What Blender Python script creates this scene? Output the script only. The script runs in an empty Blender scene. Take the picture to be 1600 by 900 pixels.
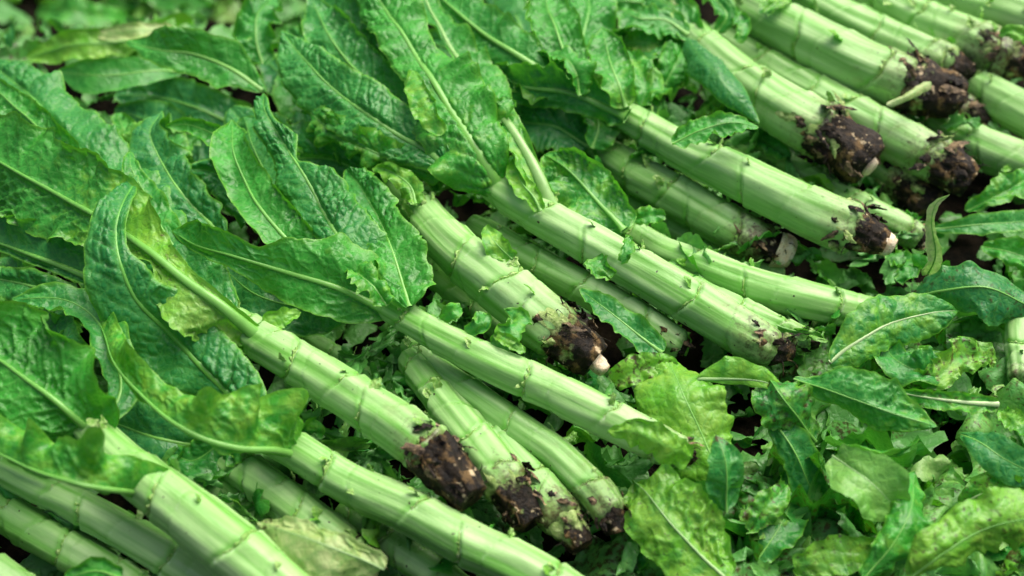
import bpy, math
import numpy as np
R = math.radians
rng = np.random.default_rng(7)
scene = bpy.context.scene
COL = scene.collection

# ------------------------------------------------------------------ camera
PITCH, DIST, TGT = R(45), 1.25, np.array([0.0, 0.0, 0.05])
cam_loc = TGT + DIST * np.array([0.0, -math.cos(PITCH), math.sin(PITCH)])
cd = bpy.data.cameras.new('camera'); cam = bpy.data.objects.new('camera', cd); COL.objects.link(cam)
cam.location = cam_loc; cam.rotation_euler = (R(90) - PITCH, 0, 0)
cd.lens = 50; cd.sensor_width = 36; cd.clip_start = 0.02; cd.clip_end = 500
cd.dof.use_dof = True; cd.dof.focus_distance = 1.16; cd.dof.aperture_fstop = 3.5
scene.camera = cam
FWD = np.array([0.0, math.cos(PITCH), -math.sin(PITCH)]); UPV = np.array([0.0, math.sin(PITCH), math.cos(PITCH)])
RGT = np.array([1.0, 0, 0]); UP = np.array([0, 0, 1.0])

# ------------------------------------------------------------------ light: soft overcast daylight
SUN_EL, SUN_ROT = R(60), R(42)
w = bpy.data.worlds.new('World'); scene.world = w; w.use_nodes = True
nt = w.node_tree; bg = nt.nodes['Background']
sky = nt.nodes.new('ShaderNodeTexSky'); sky.sky_type = 'NISHITA'; sky.sun_disc = False
sky.sun_elevation = SUN_EL; sky.sun_rotation = SUN_ROT; sky.dust_density = 8.0; sky.air_density = 0.6; sky.ozone_density = 1.0
nt.links.new(sky.outputs[0], bg.inputs[0]); bg.inputs[1].default_value = 0.10
sl = bpy.data.lights.new('sun', 'SUN'); sl.energy = 1.8; sl.angle = R(58); sl.color = (1, 0.95, 0.86)
sun = bpy.data.objects.new('sun', sl); COL.objects.link(sun)
# nishita: rotation 0 = +Y, turning clockwise seen from above
sun.rotation_euler = (R(90) - SUN_EL, 0, math.pi - SUN_ROT)
vs = scene.view_settings; vs.view_transform = 'Standard'; vs.look = 'None'; vs.gamma = 1; vs.exposure = 0.84
scene.cycles.use_denoising = True
scene.cycles.max_bounces = 8; scene.cycles.transmission_bounces = 4; scene.cycles.transparent_max_bounces = 4

# ------------------------------------------------------------------ maths
def at(x, y, z):
    """point at height z (mm) seen at photo pixel (x, y) of 1600x900"""
    d = FWD + RGT * ((x - 800) / 1600 * 0.72) + UPV * ((450 - y) / 1600 * 0.72)
    return cam_loc + d * ((z * 0.001 - cam_loc[2]) / d[2])
def pxm(p):
    """metres per photo pixel at a point"""
    return float((np.asarray(p) - cam_loc) @ FWD) * 0.72 / 1600
def nrm(v): return v / np.maximum(np.linalg.norm(v, axis=-1, keepdims=True), 1e-9)

def h3(ix, iy, iz, seed):
    n = (ix.astype(np.int64) * 374761393 + iy.astype(np.int64) * 668265263 + iz.astype(np.int64) * 2147483647 + seed * 1274126177) & 0xffffffff
    n = ((n ^ (n >> 13)) * 1274126177) & 0xffffffff
    n = ((n ^ (n >> 16)) * 2246822519) & 0xffffffff
    return ((n ^ (n >> 15)) & 0xffffff) / float(0xffffff)
def vnoise(x, y, z, seed=0):
    """value noise, -1..1"""
    x, y, z = np.broadcast_arrays(np.asarray(x, float), np.asarray(y, float), np.asarray(z, float))
    i, j, k = np.floor(x), np.floor(y), np.floor(z)
    u, v, t = x - i, y - j, z - k
    u, v, t = u*u*(3-2*u), v*v*(3-2*v), t*t*(3-2*t)
    o = 0
    for a in (0, 1):
        for b in (0, 1):
            for c in (0, 1):
                o = o + (u if a else 1-u) * (v if b else 1-v) * (t if c else 1-t) * h3(i+a, j+b, k+c, seed)
    return o * 2 - 1
def fbm(x, y, z, seed=0, oct=3):
    o, a = 0, 1.0
    for q in range(oct):
        o = o + a * vnoise(np.asarray(x) * 2**q, np.asarray(y) * 2**q, np.asarray(z) * 2**q, seed + q * 17); a *= 0.5
    return o / 1.75
def voro(x, y, seed):
    """F1, F2 of a jittered grid"""
    i, j = np.floor(x), np.floor(y)
    f1 = np.full(x.shape, 9.0); f2 = f1.copy()
    for a in (-1, 0, 1):
        for b in (-1, 0, 1):
            cx = i + a + 0.1 + 0.8 * h3(i + a, j + b, i * 0, seed); cy = j + b + 0.1 + 0.8 * h3(i + a, j + b, i * 0 + 5, seed)
            d = np.hypot(x - cx, y - cy)
            f2 = np.minimum(f2, np.maximum(f1, d)); f1 = np.minimum(f1, d)
    return f1, f2
def spline(P, n):
    """Catmull-Rom through P, n samples even along its length; returns points, param 0..len(P)-1"""
    P = np.asarray(P, float); m = len(P)
    Q = np.vstack([2 * P[0] - P[1], P, 2 * P[-1] - P[-2]])
    u = np.linspace(0, m - 1, 24 * (m - 1) + 1); i = np.minimum(u.astype(int), m - 2); t = (u - i)[:, None]
    a, b, c, d = Q[i], Q[i+1], Q[i+2], Q[i+3]
    X = 0.5 * (2*b + (c-a)*t + (2*a-5*b+4*c-d)*t*t + (3*b-3*c+d-a)*t**3)
    L = np.concatenate([[0], np.cumsum(np.linalg.norm(np.diff(X[:, :3], axis=0), axis=1))])
    s = np.linspace(0, L[-1], n)
    return np.stack([np.interp(s, L, X[:, q]) for q in range(X.shape[1])], 1), np.interp(s, L, u), L[-1]
def prof(v, s):
    """smooth interpolation of evenly spaced control values"""
    v = np.atleast_1d(np.asarray(v, float))
    if len(v) == 1: return np.full(s.shape, v[0])
    P, u, L = None, None, None
    m = len(v); x = np.clip(s, 0, 1) * (m - 1); i = np.minimum(x.astype(int), m - 2); t = x - i
    t = t * t * (3 - 2 * t) * 0.6 + t * 0.4
    return v[i] * (1 - t) + v[i + 1] * t

# ------------------------------------------------------------------ objects
def mesh_obj(name, V, F, mat, parent=None, attrs=None, smooth=True):
    me = bpy.data.meshes.new(name)
    off = np.zeros(3)
    q = parent
    while q is not None:
        off = off + np.array(q.location); q = q.parent
    V = np.asarray(V, float) - off
    F = np.asarray(F, np.int32)
    me.vertices.add(len(V)); me.vertices.foreach_set('co', V.astype(np.float32).ravel())
    k = F.shape[1]
    me.loops.add(F.size); me.loops.foreach_set('vertex_index', F.ravel())
    me.polygons.add(len(F)); me.polygons.foreach_set('loop_start', np.arange(0, F.size, k, dtype=np.int32))
    if smooth: me.polygons.foreach_set('use_smooth', np.ones(len(F), bool))
    for an, A in (attrs or {}).items():
        at_ = me.attributes.new(an, 'FLOAT_VECTOR', 'POINT'); at_.data.foreach_set('vector', np.asarray(A, np.float32).ravel())
    me.update(); me.validate()
    me.materials.append(mat)
    o = bpy.data.objects.new(name, me); COL.objects.link(o)
    if parent is not None: o.parent = parent
    return o
def tag(o, label, cat, group=None, kind=None):
    o['label'] = label; o['category'] = cat
    if group: o['group'] = group
    if kind: o['kind'] = kind
    return o
def empty(name, loc):
    o = bpy.data.objects.new(name, None); o.location = loc; o.empty_display_size = 0.02; COL.objects.link(o); return o
def gridF(n, m, wrap=False):
    i = np.arange(n - 1)[:, None]; j = np.arange(m if wrap else m - 1)[None, :]
    a = i * m + j; b = i * m + (j + 1) % m
    return np.stack([a + 0*b, b + 0*a, b + m, a + m], -1).reshape(-1, 4)

# ------------------------------------------------------------------ materials
class NT:
    def __init__(s, name):
        s.m = bpy.data.materials.new(name); s.m.use_nodes = True; s.t = s.m.node_tree; s.t.nodes.clear()
        s.out = s.t.nodes.new('ShaderNodeOutputMaterial')
    def n(s, typ, ins=None, **kw):
        nd = s.t.nodes.new(typ)
        for k, v in kw.items(): setattr(nd, k, v)
        for k, v in (ins or {}).items(): s.set(nd.inputs[k], v)
        return nd
    def set(s, sock, v):
        if hasattr(v, 'links'): s.t.links.new(v, sock)
        else:
            if sock.type == 'RGBA' and len(v) == 3: v = (*v, 1)
            sock.default_value = v
    def mix(s, f, a, b):
        nd = s.t.nodes.new('ShaderNodeMix'); nd.data_type = 'RGBA'
        s.set(nd.inputs[0], f); s.set(nd.inputs[6], a); s.set(nd.inputs[7], b); return nd.outputs[2]
    def math(s, op, a, b=0.0, clamp=False):
        nd = s.t.nodes.new('ShaderNodeMath'); nd.operation = op; nd.use_clamp = clamp
        s.set(nd.inputs[0], a); s.set(nd.inputs[1], b); return nd.outputs[0]
    def noise(s, vec, scale, detail=3, rough=0.55):
        return s.n('ShaderNodeTexNoise', {'Vector': vec, 'Scale': scale, 'Detail': detail, 'Roughness': rough}).outputs[0]
    def lin(s, v, mul, add):   # clamp(v*mul+add)
        return s.math('ADD', s.math('MULTIPLY', v, mul), add, True)
    def attr(s, name):
        a = s.n('ShaderNodeAttribute', attribute_name=name)
        x = s.n('ShaderNodeSeparateXYZ', {0: a.outputs['Vector']})
        return a.outputs['Vector'], x.outputs[0], x.outputs[1], x.outputs[2]

def leaf_material():
    t = NT('lettuce_leaf')
    pos = t.n('ShaderNodeTexCoord').outputs['Object']
    _, vein, edge, kx = t.attr('lv'); _, yel, dark, brown = t.attr('lk')
    n1 = t.noise(pos, 38, 5, 0.6); n2 = t.noise(pos, 85, 4, 0.6); n3 = t.noise(pos, 210, 4, 0.6)
    n4 = t.noise(pos, 420, 3, 0.6)
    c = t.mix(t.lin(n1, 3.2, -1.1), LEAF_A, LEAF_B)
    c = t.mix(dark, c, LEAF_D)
    yf = t.math('MULTIPLY', t.math('SUBTRACT', t.math('ADD', n2, yel), 0.72), 4.2, True)
    c = t.mix(yf, c, t.mix(t.lin(n1, 2.5, -0.8), (0.12, 0.44, 0.015), (0.30, 0.54, 0.06)))
    c = t.mix(t.lin(yel, 1.6, -1.5), c, t.mix(t.lin(n1, 2.5, -0.8), (0.42, 0.50, 0.17), (0.66, 0.66, 0.40)))
    c = t.mix(t.math('MULTIPLY', vein, 0.62), c, (0.11, 0.38, 0.06))
    vo = t.n('ShaderNodeTexVoronoi', {'Vector': t.n('ShaderNodeVectorMath', {0: pos, 1: t.n('ShaderNodeVectorMath', {0: t.n('ShaderNodeTexNoise', {'Vector': pos, 'Scale': 120.0}).outputs[1], 'Scale': 0.006}, operation='SCALE').outputs[0]}, operation='ADD').outputs[0], 'Scale': 150.0}, feature='DISTANCE_TO_EDGE')
    net = t.lin(vo.outputs['Distance'], -7.0, 0.8)
    c = t.mix(t.math('MULTIPLY', net, 0.30), c, (0.14, 0.42, 0.075))
    c = t.mix(t.math('MULTIPLY', edge, 0.75), c, (0.14, 0.42, 0.03))
    c = t.mix(t.lin(n4, 1.6, -0.62), c, t.mix(0.4, c, (0.14, 0.40, 0.09)))
    geo = t.n('ShaderNodeNewGeometry')
    c = t.mix(t.math('MULTIPLY', geo.outputs['Backfacing'], 0.5), c, (0.17, 0.42, 0.11))
    bf = t.math('MULTIPLY', t.math('SUBTRACT', t.math('ADD', n3, brown), 0.86), 7.0, True)
    c = t.mix(bf, c, t.mix(t.lin(n1, 3, -1), (0.014, 0.012, 0.006), (0.10, 0.07, 0.02)))
    bump = t.n('ShaderNodeBump', {'Strength': 0.42, 'Distance': 0.0012,
               'Height': t.math('ADD', t.math('MULTIPLY', t.lin(vo.outputs['Distance'], 4.0, 0.0), 0.55), t.math('ADD', t.math('MULTIPLY', t.noise(pos, 330, 3, 0.5), 0.6), n2))})
    rough = t.lin(n1, 0.4, 0.19)
    p = t.n('ShaderNodeBsdfPrincipled', {'Base Color': c, 'Roughness': rough, 'Normal': bump.outputs[0], 'IOR': 1.45})
    p.inputs['Specular IOR Level'].default_value = 0.55
    tr = t.n('ShaderNodeBsdfTranslucent', {'Color': t.mix(0.5, c, (0.14, 0.62, 0.008)), 'Normal': bump.outputs[0]})
    ms = t.n('ShaderNodeMixShader', {0: 0.27, 1: p.outputs[0], 2: tr.outputs[0]})
    t.t.links.new(ms.outputs[0], t.out.inputs[0]); return t.m
def rib_material():
    t = NT('leaf_midrib')
    pos = t.n('ShaderNodeTexCoord').outputs['Object']; _, g, b_, k_ = t.attr('lv')
    c = t.mix(g, (0.24, 0.52, 0.11), (0.08, 0.34, 0.035))
    c = t.mix(b_, c, (0.50, 0.60, 0.36))
    c = t.mix(t.lin(t.noise(pos, 150, 3), 3, -1.2), c, t.mix(0.35, c, (0.08, 0.30, 0.03)))
    p = t.n('ShaderNodeBsdfPrincipled', {'Base Color': c, 'Roughness': 0.36})
    t.t.links.new(p.outputs[0], t.out.inputs[0]); return t.m
def stalk_material():
    t = NT('celtuce_stalk')
    pos = t.n('ShaderNodeTexCoord').outputs['Object']
    su, _, _, _ = t.attr('su'); _, scar, green, soil = t.attr('sv')
    st = t.noise(su, 0.62, 2.5, 0.5); st2 = t.noise(su, 0.3, 2, 0.5); n = t.noise(pos, 240, 5, 0.68)
    c = t.mix(t.lin(st, 3.2, -1.1), (0.115, 0.37, 0.040), (0.29, 0.56, 0.165))
    c = t.mix(t.math('MULTIPLY', t.lin(st2, 3.5, -1.35), 0.45), c, (0.50, 0.67, 0.36))
    c = t.mix(t.math('MULTIPLY', green, 0.85), c, (0.14, 0.42, 0.05))
    c = t.mix(t.math('MULTIPLY', scar, t.lin(t.noise(pos, 260, 2), 5, -2.5)), c, (0.55, 0.70, 0.46))
    # soil smears and specks
    sf = t.math('MULTIPLY', t.math('SUBTRACT', t.math('ADD', n, soil), 0.93), 3.6, True)
    s2 = t.math('MULTIPLY', t.math('SUBTRACT', t.math('ADD', t.math('MULTIPLY', t.noise(pos, 70, 4), 0.7), soil), 0.66), 1.7, True)
    c = t.mix(s2, c, (0.19, 0.20, 0.06))
    c = t.mix(sf, c, t.mix(t.lin(t.noise(pos, 60, 3), 4, -1.6), (0.010, 0.008, 0.004), (0.075, 0.042, 0.012)))
    spk = t.math('MULTIPLY', t.math('SUBTRACT', t.noise(pos, 210, 1, 0.4), 0.765), 30.0, True)
    c = t.mix(spk, c, (0.03, 0.025, 0.012))
    bump = t.n('ShaderNodeBump', {'Strength': 0.55, 'Distance': 0.0012, 'Height': t.math('ADD', st, t.math('MULTIPLY', t.noise(pos, 300, 3), 0.35))})
    p = t.n('ShaderNodeBsdfPrincipled', {'Base Color': c, 'Roughness': t.lin(n, 0.35, 0.27), 'Normal': bump.outputs[0]})
    p.inputs['Subsurface Weight'].default_value = 0.12; p.inputs['Subsurface Radius'].default_value = (0.5, 1.0, 0.25); p.inputs['Subsurface Scale'].default_value = 0.006
    t.t.links.new(p.outputs[0], t.out.inputs[0]); return t.m
def root_material():
    t = NT('soiled_root')
    pos = t.n('ShaderNodeTexCoord').outputs['Object']
    _, gr, pale, _ = t.attr('sv')
    n1 = t.noise(pos, 60, 5, 0.65); n2 = t.noise(pos, 190, 5, 0.7); n3 = t.noise(pos, 45, 4, 0.6)
    c = t.mix(t.lin(n2, 4.5, -1.9), (0.004, 0.0035, 0.002), (0.028, 0.018, 0.008))
    c = t.mix(t.lin(n1, 9, -4.8), c, (0.19, 0.12, 0.045))
    c = t.mix(t.lin(t.noise(pos, 110, 3), 14, -8.7), c, (0.55, 0.45, 0.27))
    gf = t.math('MULTIPLY', t.math('SUBTRACT', t.math('ADD', n3, gr), 0.92), 9.0, True)
    c = t.mix(gf, c, t.mix(t.lin(n2, 4, -1.6), (0.22, 0.36, 0.08), (0.44, 0.56, 0.22)))
    bump = t.n('ShaderNodeBump', {'Strength': 0.9, 'Distance': 0.003, 'Height': t.math('ADD', n2, t.math('MULTIPLY', n1, 0.8))})
    p = t.n('ShaderNodeBsdfPrincipled', {'Base Color': c, 'Roughness': t.lin(n1, 0.6, 0.25), 'Normal': bump.outputs[0], 'Specular IOR Level': 0.25})
    t.t.links.new(p.outputs[0], t.out.inputs[0]); return t.m
def simple_material(name, a, b, scale, rough=0.6, bump=0.4, c3=None, spec=0.4):
    t = NT(name); pos = t.n('ShaderNodeTexCoord').outputs['Object']
    n = t.noise(pos, scale, 5, 0.65); n2 = t.noise(pos, scale * 3.3, 4, 0.6)
    c = t.mix(t.lin(n, 4, -1.6), a, b)
    if c3: c = t.mix(t.lin(n2, 8, -4.6), c, c3)
    bp = t.n('ShaderNodeBump', {'Strength': bump, 'Distance': 0.003, 'Height': t.math('ADD', n, n2)})
    p = t.n('ShaderNodeBsdfPrincipled', {'Base Color': c, 'Roughness': rough, 'Normal': bp.outputs[0], 'Specular IOR Level': spec})
    t.t.links.new(p.outputs[0], t.out.inputs[0]); return t.m

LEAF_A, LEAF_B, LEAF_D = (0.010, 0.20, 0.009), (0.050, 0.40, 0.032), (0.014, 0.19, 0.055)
M_LEAF, M_RIB, M_STALK, M_ROOT = leaf_material(), rib_material(), stalk_material(), root_material()
M_CUT = simple_material('cut_root_flesh', (0.72, 0.55, 0.33), (0.88, 0.80, 0.62), 160, 0.45, 0.5, (0.25, 0.12, 0.05))
M_SOIL = simple_material('wet_soil', (0.003, 0.003, 0.002), (0.014, 0.010, 0.006), 70, 0.85, 0.9, spec=0.06)
M_SCAR = simple_material('leaf_scar_rim', (0.20, 0.46, 0.06), (0.44, 0.62, 0.24), 300, 0.45, 0.4, (0.10, 0.14, 0.03))
M_HUSK = simple_material('dried_husk', (0.02, 0.012, 0.006), (0.32, 0.23, 0.12), 130, 0.6, 0.6)

# ------------------------------------------------------------------ leaf
HINT = nrm(np.array([0, -0.72, 1.0]))
def leaf(mid, wl, wr, parent=None, name='leaf', a=(8, 8), k=(10, 10), ruf=0.16, rf=3.5, bul=2.0, cell=9.0, roll=0, seed=None,
         yel=0.0, dark=0.0, brown=0.0, serr=0.03, rib=2.6, ribtone=0.3, crump=0.0, lobe=0.06, hint=None, world=False, res=1.6, sign=1, ribpale=0.0, hole=0.0, edge=1.0, tipround=0.9, frill=1.0, bround=0.07, flare=0.8):
    """mid: midrib pixels + heights base->tip; wl / wr: half widths in px (left / right going base->tip)"""
    if seed is None: seed = int(rng.integers(1, 1 << 20))
    r = np.random.default_rng(seed)
    if not world: ruf, rf = ruf * 1.3, rf * 1.2
    P = np.array([at(*p) for p in mid]) if not world else np.asarray(mid, float)
    _, _, L = spline(P, 20)
    m = pxm(P.mean(0)) if not world else 1.0
    ml = max(np.max(wl), np.max(wr)) * m
    ns = int(np.clip(L * 1000 / res, 14, 170)); nh = int(np.clip(ml * 1000 / res, 5, 48))
    X, u, L = spline(P, ns); s = np.linspace(0, 1, ns)
    T = nrm(np.gradient(X, axis=0))
    H = HINT if hint is None else nrm(np.asarray(hint, float))
    N = nrm(H - (T @ H)[:, None] * T); B = np.cross(N, T)
    ro = np.radians(prof(roll, s))[:, None]
    N, B = N * np.cos(ro) + B * np.sin(ro), B * np.cos(ro) - N * np.sin(ro)
    bas = np.where(s < bround, 0.25 + 0.75 * np.sqrt(np.clip(1 - (1 - s / bround)**2, 0, 1)), 1.0)
    tip = bas * np.where(s > tipround, np.sqrt(np.clip(1 - ((s - tipround) / (1 - tipround))**2, 0, 1)), 1.0)
    tw = np.radians(9) * np.sin(s * r.uniform(3, 8) + r.uniform(0, 6.28))[:, None] * min(1.0, ml / .015)
    N, B = N * np.cos(tw) + B * np.sin(tw), B * np.cos(tw) - N * np.sin(tw)
    X = X + N * (0.0022 * min(1.0, ml / .02) * np.sin(s * L * 75 + r.uniform(0, 6.28)) * np.clip(s * 6, 0, 1))[:, None]
    if sign == 1 and r.random() < .6: sign = -1
    cols = []
    for side, wv in ((1, wl), (-1, wr)):
        sd = seed + (3 if side > 0 else 11)
        W = np.maximum(prof(wv, s) * m, 0.0004)
        W = W * (1 + 1.5 * lobe * fbm(s * L * 55, sd, 0.3, sd) + serr * vnoise(s * L * 260, sd * 0.37, 0, sd)) * (0.03 + 0.97 * tip)
        av = np.radians(prof(a[0 if side > 0 else 1], s)); kv = np.radians(prof(k[0 if side > 0 else 1], s)); kv = np.where(np.abs(kv) < 1e-3, 1e-3, kv)
        t = np.linspace(0, 1, nh + 1)[None, :] ** 0.92
        A, K, Wc = av[:, None], kv[:, None], W[:, None]
        out = (np.sin(A + K * t) - np.sin(A)) / K * Wc; up = -(np.cos(A + K * t) - np.cos(A)) / K * Wc
        th = A + K * t
        sb = side * B
        pos = X[:, None, :] + sb[:, None, :] * out[..., None] + N[:, None, :] * up[..., None]
        nn = -np.sin(th)[..., None] * sb[:, None, :] + np.cos(th)[..., None] * N[:, None, :]
        x = (s * L)[:, None] * 1000 + 0 * t; y = t * Wc * 1000
        ph = r.uniform(0, 6.28, 4); fr = rf * np.array([1, 1.73, 0.55, 2.9]); am = np.array([0.55, 0.4, 0.5, 0.2])
        wob = sum(am[q] * np.sin(6.283 * fr[q] * s + ph[q]) for q in range(4))
        # bullate relief: pinnate veins + net of cells
        wx = x + 3.5 * vnoise(x / 14, y / 14, 1, sd); wy = y + 3.5 * vnoise(x / 14, y / 14, 7, sd)
        v = (wx - wy * 0.95) / (cell * 1.9) + 0.15 * vnoise(x / 30, y / 30, 3, sd)
        vd = np.abs(v - np.round(v)) * 2            # 0 on vein
        f1, f2 = voro((wx - wy * 0.3) / cell, wy / (cell * 0.85), sd)
        e = np.clip((f2 - f1) * 3.0, 0, 1); e = e ** .7
        ve = np.clip(vd * 2.8, 0, 1); ve = ve ** .7
        bulge = (0.55 * ve + 0.6 * e * (0.5 + 0.5 * ve)) * (0.65 + 0.45 * vnoise(x / 18, y / 18, 9, sd)) * np.clip(0.75 + 1.0 * vnoise(x / 42, y / 36, 12, sd), 0.5, 1.5)
        fall = np.clip(y / 5.0, 0, 1) * np.clip((1 - t) * Wc * 1000 / 3.0, 0.15, 1)
        fq = L / 0.044; frl = sum(q_[0] * np.sin(6.283 * fq * q_[1] * s + r.uniform(0, 6.28) + 2.2 * vnoise(s * 9, sd, q_[1], sd)) for q_ in ((.7, 1.0), (.45, 1.8), (.12, 3.1)))[:, None]
        d = sign * bul * 0.0021 * bulge * fall + ruf * Wc * t**2.2 * wob[:, None] + frill * np.minimum(0.0078, Wc * .22) * (0.3 + ruf * 4.5) * frl * t**2.0 * np.clip(0.6 + 0.8 * vnoise(s * 6, sd, 2, sd), 0, 1.3)[:, None]
        fm = 1000.0
        d = d + 0.0030 * fbm(x / 24, y / 24, 4.2, sd) * np.clip(y / 6, 0, 1) * min(1.0, ml / 0.02)
        if crump:
            pos = pos + crump * ml * np.stack([fbm(x / (ml * fm * .8), y / (ml * fm * .8), q * 3.3, sd + q * 5) for q in range(3)], -1) * np.clip(t * 2, 0, 1)[..., None]
        pos = pos + nn * d[..., None]
        vein = np.maximum((1 - np.clip(vd * (cell * 1.9) / 2.2 / 1.6, 0, 1)) * 0.9, (1 - np.clip((f2 - f1) * cell / 1.7, 0, 1)) * 0.6)
        vein = np.maximum(vein, np.clip(1 - y / np.minimum(4.5, Wc * 1000 * .14), 0, 1) * 0.8) * np.clip(1.15 - t * 0.55, 0, 1)
        ed = np.clip(1 - (1 - t) * Wc * 1000 / 1.9, 0, 1) * edge + 0.42 * edge * np.clip((t - .7) * 3.3, 0, 1)  # rim tint; wide gradient paints in light passing through the thin edge
        cols.append((pos, vein, ed, t + 0 * x))
    (pl, vl, el, tl), (pr, vr, er, tr_) = cols
    V = np.concatenate([pl[:, ::-1], pr[:, 1:]], 1); ve = np.concatenate([vl[:, ::-1], vr[:, 1:]], 1); ed = np.concatenate([el[:, ::-1], er[:, 1:]], 1)
    M = V.shape[1]
    lv = np.stack([ve, ed, 0 * ve], -1).reshape(-1, 3)
    sc = np.broadcast_to(s[:, None], ve.shape)
    dj, yj = (r.uniform(-.2, .35), r.uniform(-.06, .06)) if not world else (0, 0)
    def pv(q): return (prof(q, s)[:, None] + 0 * ve) if np.ndim(q) else np.full(ve.shape, q, float)
    lk = np.stack([pv(yel) + yj, np.clip(pv(dark) + dj, 0, 1), pv(brown)], -1).reshape(-1, 3)
    F = gridF(ns, M)
    if hole:
        ctr = V.reshape(-1, 3)[F].mean(1) * 1000
        keep = fbm(ctr[:, 0] / 9, ctr[:, 1] / 9, ctr[:, 2] / 9, seed) < 1 - hole
        jj = F[:, 0] % M; keep |= (np.abs(jj - nh) < 2)
        F = F[keep]
    o = mesh_obj(name, V.reshape(-1, 3), F, M_LEAF, parent, {'lv': lv, 'lk': lk})
    if rib:
        rb = rib * m if not world else rib
        nr = max(10, ns // 2); idx = np.linspace(0, int((ns - 1) * 0.96), nr).astype(int)
        rad = rb * (1 - 0.86 * np.linspace(0, 1, nr) ** 0.75) * (1 + flare * np.exp(-np.linspace(0, 1, nr) / .05))
        ang = np.linspace(0, 2 * np.pi, 9)[:-1]
        C = X[idx] + N[idx] * (rad * 0.15)[:, None]
        RV = C[:, None] + (B[idx][:, None] * np.cos(ang)[None, :, None] * 1.15 + N[idx][:, None] * np.sin(ang)[None, :, None] * .7) * rad[:, None, None]
        g = np.linspace(ribtone, min(1, ribtone + .45), nr)[:, None] + 0 * ang
        mesh_obj('midrib', RV.reshape(-1, 3), gridF(nr, 8, True), M_RIB, o, {'lv': np.stack([g, 0*g + ribpale, 0*g], -1).reshape(-1, 3)})
    return o

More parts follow.
